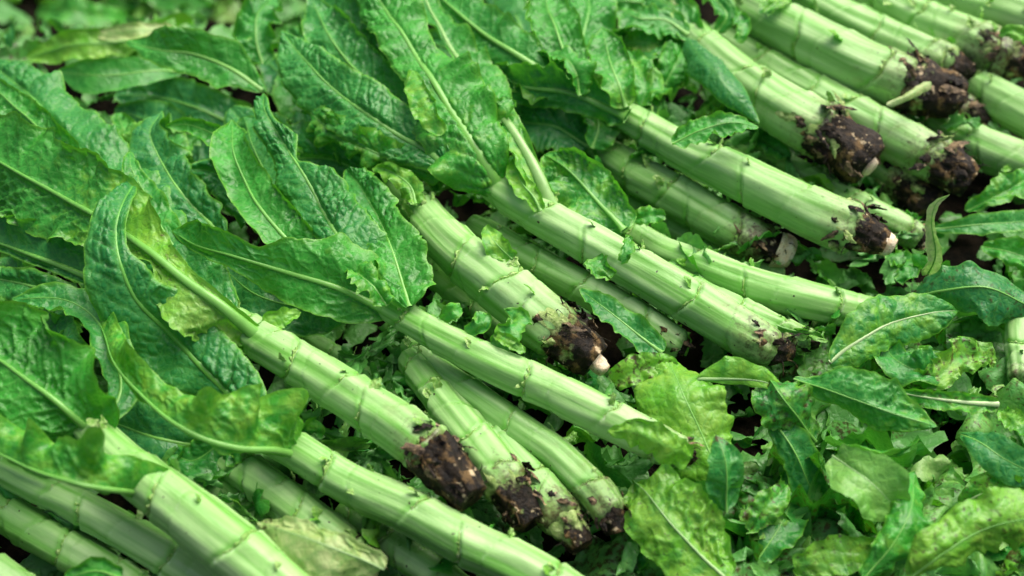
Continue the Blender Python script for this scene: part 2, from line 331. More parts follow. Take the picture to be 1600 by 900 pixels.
# ------------------------------------------------------------------ stalk
def stalk(label, pts, seed, soil=0.35, root=None, tip=None, green=0.25, stubs=3, group='celtuce stems lying in the heap', gap=0.74, husks=0, cat='celtuce stem', specks=True, rootgreen=0.3, nring=52, thin=0.82):
    """pts: (x, y, width px, z mm) from leafy top to cut base"""
    r = np.random.default_rng(seed)
    Pw = []
    for x, y, wd, z in pts:
        p = at(x, y, z); Pw.append([*p, wd * 0.5 * thin * pxm(p)])
    Pw = np.array(Pw)
    base = Pw[-1, :3].copy(); base[2] = max(0.0, base[2] - Pw[-1, 3])
    e = empty('celtuce_plant', base); tag(e, label, cat, group)
    _, _, L = spline(Pw, 10)
    n = int(np.clip(L * 1000 / 1.3, 60, 340))
    X, u, L = spline(Pw, n); rad = X[:, 3]; X = X[:, :3]; s = np.linspace(0, L, n)
    wz_ = rad.mean() * .07; X = X + np.stack([wz_ * vnoise(s / (rad.mean() * 3.2), seed, q_, seed + q_) for q_ in range(3)], 1)
    T = nrm(np.gradient(X, axis=0)); N = nrm(UP - (T @ UP)[:, None] * T); B = np.cross(N, T)
    m = nring; phi = np.linspace(0, 2 * np.pi, m + 1)[:-1]
    S, PH = s[:, None] + 0 * phi[None], phi[None] + 0 * s[:, None]
    Rr = rad[:, None] * np.ones((1, m))
    mr = rad.mean()
    # leaf scars
    nodes = []; q = r.uniform(0.1, 0.5) * mr * 2; ph = r.uniform(0, 6.28)
    while q < L - 0.4 * mr:
        nodes.append((q, ph)); lr = np.interp(q, s, rad)
        rest = (L - q) / L
        q += lr * 2 * gap * r.uniform(0.75, 1.25) * (0.55 + 0.45 * min(1, rest * 3)); ph += 2.4 + r.uniform(-.3, .3)
    scar = np.zeros((n, m)); step = np.zeros((n, m)); grn = np.zeros((n, m)); fr = np.zeros((n, m))
    for (q, p0) in nodes:
        dphi = np.cos(PH - p0)
        line = q + mr * (0.55 * dphi + 0.10 * vnoise(PH * 2, q * 50, 0, seed) * 1 - 0.05)
        st = 0.28 + 0.72 * np.clip(dphi * 1.5 + 0.55, 0, 1) ** 1.5
        d = S - line
        step += st * np.where(d > 0, np.exp(-d / (mr * 0.8)) * (1 - np.exp(-d / 0.0010)), 0) * 0.11 * mr      # sleeve begins proud
        step -= st * np.exp(-(d / 0.0017)**2) * 0.0017
        step += st * np.exp(-((d + 0.0) / (mr * 0.35))**2) * 0.02 * mr
        rag = vnoise(PH * 9, q * 70, 1, seed)
        scar = np.maximum(scar, st * np.exp(-((d - 0.0009 - rag * 0.0009) / 0.0013)**2))
        grn = np.maximum(grn, st * np.exp(-((d + 0.002) / 0.0035)**2) * 0.95 * (d < 0.001))  # greener above each scar; also paints the shadow line under the lip
        fr = np.maximum(fr, np.where(d > 0, np.exp(-d / (mr * .8)), 0) * st)
    # ribs and dents
    rib = 0.032 * np.cos(PH * 5 + 1.2 * np.sin(S / mr * 0.8 + seed)) + 0.024 * np.cos(PH * 9 + S / mr * .5) + 0.024 * fbm(np.cos(PH) * 5, np.sin(PH) * 5, S / mr * .35, seed + 3) + 0.035 * fbm(np.cos(PH) * 1.3, np.sin(PH) * 1.3, S / mr * 0.6, seed)
    Rr = Rr * (1 + rib) + step
    soilv = np.clip(np.interp(s / L, [0, 0.5, 0.8, 1], [0.05, 0.1, soil * 0.55, soil]), 0, 1)[:, None] + 0 * PH
    soilv = soilv + 0.14 * scar + 0.10 * fbm(np.cos(PH) * 1.5, np.sin(PH) * 1.5, S / mr * 0.5, seed + 5)
    # peeled rough zone near the base
    z = np.clip((s / L - (1 - 1.3 * mr / L)) / (1.3 * mr / L), 0, 1)[:, None]
    Rr = Rr + z * 0.10 * mr * fbm(np.cos(PH) * 2.6, np.sin(PH) * 2.6, S / mr * 2.0, seed + 9)
    V = X[:, None] + (B[:, None] * np.cos(PH)[..., None] + N[:, None] * np.sin(PH)[..., None]) * Rr[..., None]
    gtop = np.clip(1 - s / (0.45 * L), 0, 1)[:, None]
    grn = np.clip(grn + green * gtop + 0.10 * fbm(np.cos(PH) * 1.2, np.sin(PH) * 1.2, S / mr, seed + 2), 0, 1)
    su = np.stack([S * 14 + seed, np.cos(PH) * mr * 330, np.sin(PH) * mr * 330], -1)
    sv = np.stack([scar, grn, soilv], -1)
    VV = V.reshape(-1, 3); F = gridF(n, m, True)
    # rounded caps
    def cap(ring, c, tdir, l):
        nonlocal VV, F, su_, sv_
        o0 = len(VV); prev = ring
        for f, h in ((0.93, .3), (0.75, .62), (0.45, .88), (0.12, 1.0)):
            rr = c + (VV[ring] - c) * f + tdir * l * h
            a0 = len(VV); VV = np.vstack([VV, rr]); su_ = np.vstack([su_, su_[ring]]); sv_ = np.vstack([sv_, sv_[ring]])
            cur = np.arange(a0, a0 + m); F = np.vstack([F, np.stack([prev, np.roll(prev, -1), np.roll(cur, -1), cur], 1)]); prev = cur
    su_, sv_ = su.reshape(-1, 3), sv.reshape(-1, 3)
    cap(np.arange(m) + (n - 1) * m, X[-1], T[-1], rad[-1] * 0.45)
    f0 = len(F); cap(np.arange(m), X[0], -T[0], rad[0] * 0.6); F[f0:] = F[f0:, ::-1]
    mesh_obj('stalk', VV, F, M_STALK, e, {'su': su_, 'sv': sv_})
    # soiled root end
    if root:
        rl, r0, r1, bend = root     # length px, start/end radius as share of the stalk's, (dx, dy, dz) px/mm offset of the tip
        mm = pxm(X[-1]); k = 46
        A0 = X[-1] - T[-1] * rad[-1] * 0.9
        xy = pts[-1]; tipw = at(xy[0] + bend[0], xy[1] + bend[1], max(8, xy[3] + bend[2]))
        C, _, _ = spline([A0, X[-1] * .8 + (A0 + tipw) * .1, X[-1] * .35 + tipw * .65, tipw], k)
        tt = np.linspace(0, 1, k); RT = nrm(np.gradient(C, axis=0)); RN = nrm(UP - (RT @ UP)[:, None] * RT); RB = np.cross(RN, RT)
        r1 = r1 * .82; rr = rad[-1] * np.interp(tt, [0, .18, .55, .85, 1], [r0 * .93, r0 * 1.0, r0 * .62 + r1 * .38, r1 * 1.12, r1 * .9])
        mp = 44; pp = np.linspace(0, 2 * np.pi, mp + 1)[:-1]; cc, ss = np.cos(pp)[None] + 0 * tt[:, None], np.sin(pp)[None] + 0 * tt[:, None]; tq = tt[:, None] + 0 * cc
        D = 0.26 * fbm(cc * 1.6, ss * 1.6, tq * 2, seed + 21) + 0.17 * fbm(cc * 4.5, ss * 4.5, tq * 3.5, seed + 22) + 0.10 * vnoise(cc * 11, ss * 11, tq * 9, seed + 23)
        # ragged start edge: dips under the stalk's skin in places
        D = D - 0.30 * np.clip((0.30 - tq) / 0.30, 0, 1) * (0.6 + 0.9 * fbm(cc * 2, ss * 2, 0, seed + 24))
        rr2 = rr[:, None] * (1 + D)
        RV = C[:, None] + (RB[:, None] * cc[..., None] + RN[:, None] * ss[..., None]) * rr2[..., None]
        gv = np.clip((rootgreen + .13) * (1.25 - tq * .95), 0, 1)
        RVf = RV.reshape(-1, 3); RF = gridF(k, mp, True)
        c0 = len(RVf); RVf = np.vstack([RVf, C[-1] + RT[-1] * rad[-1] * .08]); last = np.arange(mp) + (k - 1) * mp
        RF = np.vstack([RF, np.stack([last, np.roll(last, -1), np.full(mp, c0), np.full(mp, c0)], 1)])
        gvf = np.append(gv.ravel(), 0)
        # last triangles as degenerate quads are dropped by validate; use a tiny ring instead
        RF = RF[:-mp]
        ring2 = C[-1] + (RV[-1] - C[-1]) * .12 - RT[-1] * rad[-1] * .06; a0 = len(RVf); RVf = np.vstack([RVf, ring2]); gvf = np.append(gvf, np.zeros(mp))
        cur = np.arange(a0, a0 + mp); RF = np.vstack([RF, np.stack([last, np.roll(last, -1), np.roll(cur, -1), cur], 1)])
        ro = mesh_obj('root_end', RVf, RF, M_ROOT, e, {'sv': np.stack([gvf, 0*gvf, 0*gvf], 1)})
        if tip:
            tl, tr = tip; kk = 14; ct = np.linspace(0, 1, kk)
            axis = nrm(RT[-1] + np.array([0.1, -0.25, 0.0]))
            tn = nrm(UP - (axis @ UP) * axis); tb = np.cross(tn, axis)
            cr = tr * 0.95 * mm * np.interp(ct, [0, .5, .85, 1], [1.15, 1.05, .8, .1]); pz = np.linspace(0, 2*np.pi, 19)[:-1]
            nz = 1 + 0.34 * fbm(np.cos(pz)[None] * 1.5 + 0*ct[:, None], np.sin(pz)[None] * 1.5 + 0*ct[:, None], ct[:, None] * 2 + 0*pz[None], seed + 31)
            lenp = np.interp(ct, [0, .5, .85, 1], [-.9, .45, .9, 1.0]) * tl * mm
            TV = tipw + axis[None, None] * lenp[:, None, None] + (tb[None, None] * np.cos(pz)[None, :, None] + tn[None, None] * np.sin(pz)[None, :, None]) * (cr[:, None] * nz)[..., None]
            mesh_obj('cut_tip', TV.reshape(-1, 3), gridF(kk, 18, True), M_CUT, ro)
        # rootlets
        hv, hf = [], []; ho = 0
        for h in range(16):
            i0 = int(r.uniform(.15, .98) * k); jj = int(r.uniform(-.3, 3.4) / 6.283 * mp) % mp; p0 = RV[i0, jj]; nd = nrm(p0 - C[i0])
            d1 = nrm(nd * r.uniform(.2, 1) + RT[i0] * r.uniform(-.2, 1) + r.normal(0, .4, 3)); l = rad[-1] * r.uniform(.2, .6)
            c_, _, _ = spline([p0 - nd * .001, p0 + d1 * l * .5 + r.normal(0, .0012, 3), p0 + d1 * l + np.array([0, 0, -.3 * l]) + r.normal(0, .002, 3)], 7)
            tz = np.linspace(0, 2 * np.pi, 5)[:-1]; q1 = nrm(np.cross(d1, UP + .01)); q2 = np.cross(d1, q1); rz = np.linspace(1, .35, 7) * r.uniform(.0004, .0009)
            hv.append((c_[:, None] + (q1 * np.cos(tz)[:, None] + q2 * np.sin(tz)[:, None])[None] * rz[:, None, None]).reshape(-1, 3)); hf.append(gridF(7, 4, True) + ho); ho += 28
        rh = mesh_obj('rootlets', np.vstack(hv), np.vstack(hf), M_ROOT, ro, {'sv': np.zeros((ho, 3))}); rh['kind'] = 'stuff'
        # flaky husk strips round the root collar
        for h in range(husks * 2 + 5):
            pa = r.uniform(-0.1, 3.2); i0 = int(r.uniform(0.04, .7) * k); jj = int(pa / 6.283 * mp) % mp
            nd = nrm(RV[i0, jj] - C[i0]); p0 = C[i0] + nd * max(rr2[i0, jj], rr[i0]) * 1.0
            dirv = nrm(RT[i0] * r.uniform(.3, 1.0) * (1 if r.random() < .7 else -1) + nd * r.uniform(-.05, .42) + np.cross(RT[i0], nd) * r.uniform(-.5, .5)); l = rad[-1] * r.uniform(.4, 1.2)
            wz = rad[-1] * r.uniform(.1, .26)
            H_ = leaf([p0 - nd * .001, p0 + dirv * l * .5 + nd * .0015, p0 + dirv * l - nd * .001], [wz * .8, wz, wz * .3], [wz * .8, wz, wz * .3], e, 'husk', a=(-10, -10), k=(-40, r.uniform(-60, 50)), rib=0, crump=.55, world=True, hint=nd, bul=0, res=1.6, lobe=.3, serr=.25, seed=seed + 40 + h)
            H_.data.materials[0] = M_HUSK if r.random() < .35 else M_ROOT
            if H_.data.materials[0] == M_ROOT:
                A_ = H_.data.attributes.new('sv', 'FLOAT_VECTOR', 'POINT'); A_.data.foreach_set('vector', np.tile([r.uniform(0, .55), 0, 0], len(H_.data.vertices)).astype(np.float32))
    # ragged raised rim of each leaf scar
    for ni, (q, p0) in enumerate(nodes):
        a0_, a1_ = p0 - r.uniform(.8, 1.5), p0 + r.uniform(.8, 1.5); ang = np.linspace(a0_, a1_, 34)
        if max(np.sin(ang)) < -.1: continue
        line = q + mr * (0.55 * np.cos(ang - p0) + 0.10 * vnoise(ang % 6.2832 * 2, q * 50, 0, seed) - 0.05)
        fi = np.clip(line / L * (n - 1), 0, n - 1.01); ii = fi.astype(int); jj_ = (ang % 6.2832) / 6.2832 * m; j0 = jj_.astype(int) % m; j1 = (j0 + 1) % m; fj = (jj_ - np.floor(jj_))[:, None]; f_ = (fi - ii)[:, None]
        P0 = (V[ii, j0] * (1 - fj) + V[ii, j1] * fj) * (1 - f_) + (V[ii + 1, j0] * (1 - fj) + V[ii + 1, j1] * fj) * f_
        nd_ = nrm(P0 - X[ii]); en = np.sin(np.linspace(0, np.pi, 34))[:, None] ** .5; rg = (0.55 + 0.7 * vnoise(ang * 7, q * 91, 3, seed) + .5 * vnoise(ang * 16, q * 31, 4, seed))[:, None]
        hh = np.clip(rg, .1, 1.6) * en * mr * 0.125
        rows = [P0 - nd_ * .0012 - T[ii] * .0009, P0 + nd_ * hh * .55 - T[ii] * hh * .35, P0 + nd_ * hh * .9 - T[ii] * hh * 1.5, P0 + nd_ * hh * .2 + T[ii] * hh * .5, P0 - nd_ * .0012 + T[ii] * .0014]
        G = np.stack(rows, 0); g0 = np.array([0, .35, .9, .3, 0])[:, None] + 0 * ang
        mesh_obj('leaf_scar', G.reshape(-1, 3), gridF(5, 34), M_SCAR, e)
    # torn leaf stubs at the scars
    vis = [(q, p0) for q, p0 in nodes]
    for h in range(stubs * 2 + 1):
        if not vis: break
        q, p0 = vis[int(r.integers(len(vis)))]
        pa = r.uniform(0.35, 2.6) + (0.35 if r.random() < .5 else 0); i0 = int(np.clip(np.interp(q, s, np.arange(n)) + 2, 2, n - 2)); jj = int(pa / 6.283 * m) % m
        p0_ = V[i0, jj]; nd = nrm(p0_ - X[i0]); l = mr * r.uniform(.35, .85); sdn = np.cross(T[i0], nd)
        dirv = nrm(-T[i0] * r.uniform(.1, 1.0) + nd * r.uniform(.2, .8) + sdn * r.uniform(-.8, .8)); ww = mr * r.uniform(.10, .28)
        ls_ = leaf([p0_ - nd * .0015, p0_ + dirv * l * .5 + nd * .0008, p0_ + dirv * l], [ww * .7, ww, ww * .4], [ww * .7, ww, ww * .4], e, 'leaf_stub', a=(15, 15), k=(40, -50), rib=0, crump=.55, world=True, hint=nd, yel=r.uniform(.75, 1.35), bul=.8, cell=4, res=1.2, serr=.2, lobe=.25, edge=.15, seed=seed + 70 + h)
        if r.random() < .65: ls_.data.materials[0] = M_SCAR
    e['top'] = 0
    return e

# ================================================================== ground
def BANK(x, y):
    """the ground falls away behind the heap on the left"""
    f = np.clip((np.asarray(y) - 0.40) / 0.30, 0, 1); g = np.clip((0.05 - np.asarray(x)) / 0.25, 0, 1)
    return 0.34 * f * f * (3 - 2 * f) * g * g * (3 - 2 * g)
def at_low(x, y, h):
    """point h mm above the fallen-away ground seen at a photo pixel"""
    z = h
    for _ in range(12):
        p = at(x, y, z); z = 0.5 * z + 0.5 * (h - 1000 * float(BANK(p[0], p[1])))
    return at(x, y, z)
def build_ground():
    n = 120; c = np.sign(np.linspace(-1, 1, n)) * (np.abs(np.linspace(-1, 1, n)) ** 4) * 30 + np.linspace(-1, 1, n) * 1.2
    x, y = np.meshgrid(c, c + 0.1, indexing='ij')
    z = 0.008 * fbm(x * 14, y * 14, 0, 3) - 0.006 - BANK(x, y)
    o = mesh_obj('ground', np.stack([x, y, z], -1).reshape(-1, 3), gridF(n, n), M_SOIL); o['kind'] = 'structure'
    o['label'] = 'dark wet soil under the heap of stems'
build_ground()
def build_litter():
    """crumpled torn scraps and shreds nobody could count, on the soil and in the gaps between stems"""
    VS, FS, A1, A2 = [], [], [], []; st = [0]
    r = np.random.default_rng(5)
    def one(p, sz, yel, brn, tilt, g=8, cr=.5, dk=None, asp=(.35, .8)):
        u, v = np.meshgrid(np.linspace(-1, 1, g), np.linspace(-1, 1, g), indexing='ij'); F = gridF(g, g)
        sd = int(r.integers(1 << 20)); th = np.arctan2(v, u); rd = np.maximum(abs(u), abs(v))
        rr = 1 + .45 * vnoise(np.cos(th) * 1.6 + 9, np.sin(th) * 1.6, sd, sd) + .25 * rd**2 * vnoise(np.cos(th) * 5 + 9, np.sin(th) * 5, sd, sd + 1)
        q = np.stack([u * rr * (1 - .3 * v * v), v * rr * (1 - .3 * u * u) * r.uniform(*asp), cr * fbm(u * 1.3, v * 1.3, 0, sd, 3) + r.uniform(-.5, .6) * v * v + .16 * rd**3 * np.sin(th * r.integers(2, 6) + u * 5 + sd)], -1)
        q = q + .25 * cr * np.stack([fbm(u * 1.7, v * 1.7, 3, sd + 2, 2), fbm(u * 1.7, v * 1.7, 6, sd + 3, 2), 0 * u], -1); q = q * sz
        an = r.uniform(0, 6.28); ca, sa = math.cos(an), math.sin(an); tl = r.normal(0, tilt); ct, s_ = math.cos(tl), math.sin(tl)
        Rm = np.array([[ca, -sa, 0], [sa, ca, 0], [0, 0, 1]]) @ np.array([[1, 0, 0], [0, ct, -s_], [0, s_, ct]])
        VS.append((q.reshape(-1, 3) @ Rm.T) + p); FS.append(F + st[0]); st[0] += g * g
        ve = np.clip(1 - np.abs(v) * 7, 0, 1) * r.uniform(0, 1); ed = np.clip((rd - .9) * 8, 0, 1) * .6
        A1.append(np.stack([ve, ed, 0 * u], -1).reshape(-1, 3)); A2.append(np.tile([yel, r.uniform(0, .7) if dk is None else dk, brn], (g * g, 1)))
    for q in range(900):
        x, y = r.uniform(-60, 1660), r.uniform(40, 930)
        one(at(x, y, r.uniform(3, 14)), r.uniform(.008, .022), r.uniform(-.2, .2), r.uniform(.05, .35), .5)
    # frilly shreds caught between the stems: (x0, y0, x1, y1, spread, z0, z1, count)
    for x0, y0, x1, y1, sp, z0, z1, cnt in ((650, 490, 850, 575, 18, 40, 84, 40), (720, 330, 1060, 520, 18, 30, 60, 30), (930, 340, 1300, 510, 16, 40, 74, 50), (940, 215, 1260, 400, 16, 36, 70, 40), (990, 160, 1300, 330, 22, 36, 80, 60),
            (1100, 60, 1450, 250, 14, 40, 74, 40), (1230, 30, 1520, 200, 14, 40, 80, 40), (480, 545, 660, 640, 22, 30, 70, 40), (250, 690, 430, 810, 26, 24, 60, 46), (460, 640, 640, 780, 20, 30, 76, 50), (600, 520, 760, 650, 20, 24, 60, 40),
            (0, 760, 330, 900, 16, 20, 54, 34), (560, 770, 760, 880, 18, 20, 60, 30), (620, 340, 830, 520, 18, 24, 56, 34), (850, 560, 960, 620, 20, 20, 60, 24), (1340, 300, 1450, 420, 26, 20, 60, 34), (900, 700, 1010, 860, 22, 20, 50, 34), (780, 250, 960, 380, 30, 40, 84, 40), (930, 100, 1080, 220, 40, 50, 88, 60)):
        for q in range(int(cnt * .75)):
            f = r.random(); one(at(x0 + (x1 - x0) * f + r.normal(0, sp), y0 + (y1 - y0) * f + r.normal(0, sp), r.uniform(z0, z1)), r.uniform(.007, .024), r.choice([-.2, -.1, .0, .15, .3, .5]), r.uniform(.05, .3), .7, 10, .7, r.uniform(0, .6), (.12, .5))
    # limp trimmings matted together on the right
    for q in range(130):
        x, y = r.uniform(930, 1650), r.uniform(400, 940)
        if (x - 940) / 700 + (y - 430) / 500 < .78: continue
        one(at(x, y, r.uniform(4, 34)), r.uniform(.026, .058), r.choice([-.1, .05, .15, .22, .32]), r.uniform(.2, .4), .5, 18, .6, r.uniform(0, .6))
    for q in range(110):
        x, y = r.uniform(1000, 1650), r.uniform(440, 940)
        if (x - 940) / 700 + (y - 430) / 500 < .85: continue
        one(at(x, y, r.uniform(14, 52)), r.uniform(.006, .016), r.choice([.1, .3, .5, .8, 1.2]), r.uniform(.1, .45), .7, 8, .8)
    for q in range(200):            # blurred leaves behind
        x, y = r.uniform(-80, 520), r.uniform(-140, 90)
        one(at_low(x, y, r.uniform(5, 40)), r.uniform(.015, .045), r.choice([-.2, -.1, 0, .05, .3, .8]), r.uniform(.1, .4), .6)
    o = mesh_obj('leaf_litter', np.vstack(VS), np.vstack(FS), M_LEAF, None, {'lv': np.vstack(A1), 'lk': np.vstack(A2)})
    o['kind'] = 'stuff'; tag(o, 'torn scraps and shreds of lettuce leaf scattered over the soil', 'leaf litter', kind='stuff')
build_litter()

# ================================================================== stems   (x, y, width, z) leafy end -> cut end
S = {}
S['front_root'] = stalk('thick pale stem in front with a broad black soiled root, torn damaged leaf behind', [(345, 478, 20, 116), (378, 506, 50, 112), (412, 535, 76, 107), (500, 590, 84, 104), (600, 652, 92, 102), (672, 706, 100, 100)], 11, soil=.5, root=(70, 1.02, .85, (66, 74, -8)), stubs=3, husks=5, rootgreen=.22)
S['long_mid'] = stalk('slender stem crossing the centre, its soiled end under a yellowing scrap', [(585, 470, 44, 96), (640, 500, 54, 98), (720, 545, 64, 98), (820, 592, 72, 96), (920, 640, 76, 92), (1010, 684, 74, 84), (1060, 706, 64, 78)], 12, soil=.48, root=(35, .9, .5, (28, 14, -10)), stubs=3, husks=1, gap=1.5)
S['stout'] = stalk('short stout stem with dark knobbly root and round pale cut tip', [(618, 285, 55, 92), (660, 335, 72, 94), (715, 395, 88, 96), (775, 440, 98, 96), (835, 487, 106, 94), (872, 515, 106, 92)], 13, soil=.42, root=(70, 1.03, .85, (58, 50, -14)), tip=(24, 15), stubs=3, husks=4, rootgreen=.42)
S['centre'] = stalk('longest pale stem from the big crinkled leaf down to the right litter', [(735, 262, 40, 108), (775, 295, 56, 106), (850, 342, 70, 104), (960, 402, 80, 98), (1060, 460, 86, 90), (1150, 514, 88, 80), (1205, 545, 80, 74)], 14, soil=.5, root=(35, .85, .5, (32, 6, -8)), stubs=4, husks=1, gap=1.35)
S['beside_centre'] = stalk('narrow stem end lying along the upper side of the longest stem', [(1040, 425, 40, 66), (1130, 474, 52, 66), (1200, 508, 56, 64), (1262, 533, 48, 60)], 15, soil=.5, root=(16, .9, .6, (14, 4, -4)), stubs=1)
S['behind_centre'] = stalk('thin curved stem ending under the mottled leaf with a white midrib', [(975, 352, 48, 62), (1040, 393, 58, 64), (1120, 428, 68, 66), (1220, 458, 72, 66), (1310, 480, 70, 62), (1370, 490, 58, 58)], 16, soil=.4, root=(20, .9, .6, (24, 4, -8)), stubs=2, gap=1.45)
S['pale_cut'] = stalk('stem with a broad ragged cream cut end beside the thin curved stem', [(935, 235, 56, 60), (1000, 275, 66, 62), (1080, 322, 72, 62), (1150, 358, 74, 60), (1195, 382, 70, 56)], 17, soil=.62, root=(44, 1.0, .85, (30, 10, -6)), tip=(16, 28), stubs=1, husks=1, rootgreen=.3, thin=0.9)
S['back_long'] = stalk('long pale stem with a blackened root and small cream tip, crinkled leaf on top', [(925, 150, 38, 98), (985, 185, 52, 100), (1080, 240, 66, 100), (1180, 290, 78, 98), (1270, 332, 88, 94), (1330, 355, 92, 90)], 18, soil=.45, root=(60, 1.0, .62, (54, 24, -8)), tip=(16, 18), stubs=4, husks=3, rootgreen=.42, gap=1.15, thin=0.9)
S['under_stout'] = stalk('narrow stem lying between the stout stem and the longest stem', [(740, 352, 40, 64), (830, 404, 52, 68), (920, 454, 56, 68), (1000, 500, 58, 64), (1058, 536, 54, 58)], 19, soil=.35, root=(14, .9, .7, (14, 8, -3)), stubs=1, thin=.95)
S['low_a'] = stalk('partly hidden stem beside the front root, its brown peeled end behind it', [(640, 560, 50, 62), (680, 612, 58, 64), (725, 672, 72, 66), (770, 728, 82, 66), (795, 760, 84, 64)], 20, soil=.52, root=(55, 1.05, .85, (38, 58, -8)), stubs=1, husks=4, rootgreen=.5, thin=0.9)
S['low_b'] = stalk('stem with a speckled peeling base ending near the front litter', [(700, 620, 52, 50), (765, 682, 68, 54), (830, 752, 76, 54), (880, 810, 78, 52)], 21, soil=.6, root=(50, 1.0, .7, (32, 44, -6)), stubs=3, husks=2, rootgreen=.72, thin=0.9)
S['low_c'] = stalk('smooth stem under the slender one, dark soil only at its tip', [(640, 540, 44, 62), (690, 582, 54, 64), (770, 640, 62, 66), (860, 706, 68, 66), (925, 762, 72, 64), (955, 800, 70, 60)], 22, soil=.52, root=(34, .95, .65, (8, 34, -8)), stubs=2, gap=1.7, rootgreen=.35)
S['front_cut'] = stalk('smooth stem running off the bottom edge below the front root', [(395, 665, 52, 84), (440, 692, 66, 86), (530, 744, 76, 84), (640, 800, 84, 80), (760, 860, 88, 76), (870, 918, 88, 70), (960, 965, 80, 62)], 23, soil=.2, stubs=5, gap=1.3)
S['left_big'] = stalk('broadest stem at the bottom left, wrapped by a folded ruffled leaf', [(120, 650, 46, 112), (165, 695, 74, 112), (215, 742, 90, 110), (290, 802, 104, 104), (370, 862, 112, 96), (450, 930, 112, 86), (520, 990, 100, 76)], 224, soil=.15, stubs=3, gap=1.05)
S['left_mid'] = stalk('slim stem emerging from the left edge under the folded leaf', [(-60, 690, 50, 62), (10, 735, 56, 64), (100, 780, 64, 64), (190, 828, 70, 62), (280, 884, 74, 58), (360, 940, 72, 52)], 25, soil=.15, stubs=1, gap=1.5, green=.5)
S['left_low'] = stalk('dark green stem low in the bottom left corner', [(-10, 790, 66, 40), (50, 828, 76, 40), (120, 868, 80, 40), (210, 920, 80, 40), (290, 970, 76, 38)], 26, soil=.15, stubs=1, green=.7)
S['corner'] = stalk('stem just showing in the extreme bottom left corner', [(-90, 830, 60, 56), (-30, 880, 70, 56), (30, 925, 76, 54), (100, 985, 74, 50)], 27, soil=.1, stubs=0)
S['dead_leaf'] = stalk('stem whose base is covered by a withered cream leaf at the bottom', [(330, 700, 56, 48), (385, 738, 72, 50), (450, 785, 80, 52), (520, 838, 78, 50), (560, 868, 70, 46)], 28, soil=.5, root=(30, 1.0, .7, (20, 26, -4)), stubs=3, rootgreen=.3)
S['shade_a'] = stalk('shaded stem deep in the gap behind the broadest stem', [(210, 660, 50, 30), (290, 715, 62, 30), (370, 780, 66, 30), (440, 850, 60, 30)], 29, soil=.2, stubs=0, green=.9, nring=40)
S['shade_b'] = stalk('shaded stem showing under the smooth stem at the bottom edge', [(540, 800, 58, 34), (610, 850, 66, 34), (680, 895, 66, 34), (760, 950, 60, 32)], 30, soil=.25, stubs=1, green=.8, nring=40)
S['shade_c'] = stalk('shaded stem half hidden beneath the stout stem', [(640, 395, 50, 42), (700, 445, 58, 42), (770, 500, 60, 42), (840, 560, 56, 40)], 31, soil=.2, stubs=0, green=.9, nring=40)
S['right_black'] = stalk('stem in the upper right with the largest split black root', [(1050, 30, 48, 98), (1110, 85, 64, 100), (1180, 140, 78, 100), (1245, 185, 88, 98), (1290, 208, 92, 96)], 32, soil=.5, root=(70, 1.03, 1.1, (68, 52, -14)), tip=(8, 16), stubs=2, husks=6, rootgreen=.28, thin=0.94)
S['right_second'] = stalk('pale stem just behind the largest black root, with a brown tip', [(1120, 55, 44, 72), (1200, 105, 56, 74), (1290, 158, 66, 76), (1385, 210, 76, 76), (1465, 252, 78, 74)], 33, soil=.5, root=(40, 1.05, .95, (52, 32, -10)), stubs=2, husks=3, rootgreen=.4, thin=0.94)
S['right_curl'] = stalk('stem near the top with a brown root and a pale peeled strip', [(1120, -20, 50, 100), (1180, 18, 66, 102), (1260, 60, 80, 102), (1345, 104, 90, 100), (1415, 132, 92, 96)], 34, soil=.48, root=(70, 1.02, .95, (84, 22, -12)), stubs=3, husks=5, rootgreen=.3, thin=0.94)
S['right_top'] = stalk('stem running off the top edge with a small knobbly brown root', [(1200, -40, 44, 80), (1270, 4, 58, 82), (1350, 46, 68, 82), (1430, 84, 72, 80), (1482, 104, 70, 78)], 35, soil=.5, root=(34, .95, .65, (34, 10, -8)), stubs=3, husks=2, rootgreen=.3, thin=0.94)
S['right_edge'] = stalk('long stem across the top right corner, stained at its end', [(1290, -60, 44, 80), (1360, -10, 58, 84), (1440, 32, 68, 84), (1520, 68, 78, 82), (1570, 90, 78, 80)], 36, soil=.62, root=(34, .95, .7, (36, 16, -8)), stubs=3, husks=3, rootgreen=.5, thin=0.94)
S['top_corner'] = stalk('stem cut off by the photo in the extreme top right corner', [(1400, -50, 50, 84), (1480, -8, 60, 86), (1560, 18, 68, 86), (1660, 50, 70, 84)], 37, soil=.3, stubs=2, thin=0.94)
S['right_low_a'] = stalk('stem leaving the right edge below the stained one', [(1500, 120, 50, 56), (1560, 156, 64, 58), (1640, 200, 70, 56)], 38, soil=.3, stubs=1, thin=0.94)
S['right_low_b'] = stalk('stem at the right edge with a black soil patch on top', [(1440, 176, 46, 44), (1510, 216, 58, 46), (1580, 248, 70, 46), (1650, 280, 72, 44)], 39, soil=.66, stubs=1, husks=0, thin=0.94)
S['right_stub_a'] = stalk('half hidden stem with dark root below the largest black root', [(1330, 215, 60, 40), (1380, 258, 70, 42), (1412, 285, 72, 42)], 40, soil=.6, root=(40, 1.05, .9, (42, 40, -6)), stubs=0, husks=3, rootgreen=.5, thin=0.94)
S['right_stub_b'] = stalk('half hidden stem whose dark root shows under the peeled strip', [(1420, 120, 50, 46), (1475, 160, 60, 46), (1510, 180, 60, 46)], 41, soil=.6, root=(34, 1.0, .7, (30, 16, -6)), stubs=0, husks=1, thin=0.94)
S['shade_d'] = stalk('shaded stem low in the gap above the thin curved stem', [(950, 296, 40, 30), (1040, 350, 50, 30), (1130, 398, 54, 30), (1215, 436, 50, 28)], 43, soil=.3, stubs=1, green=.6, nring=40)
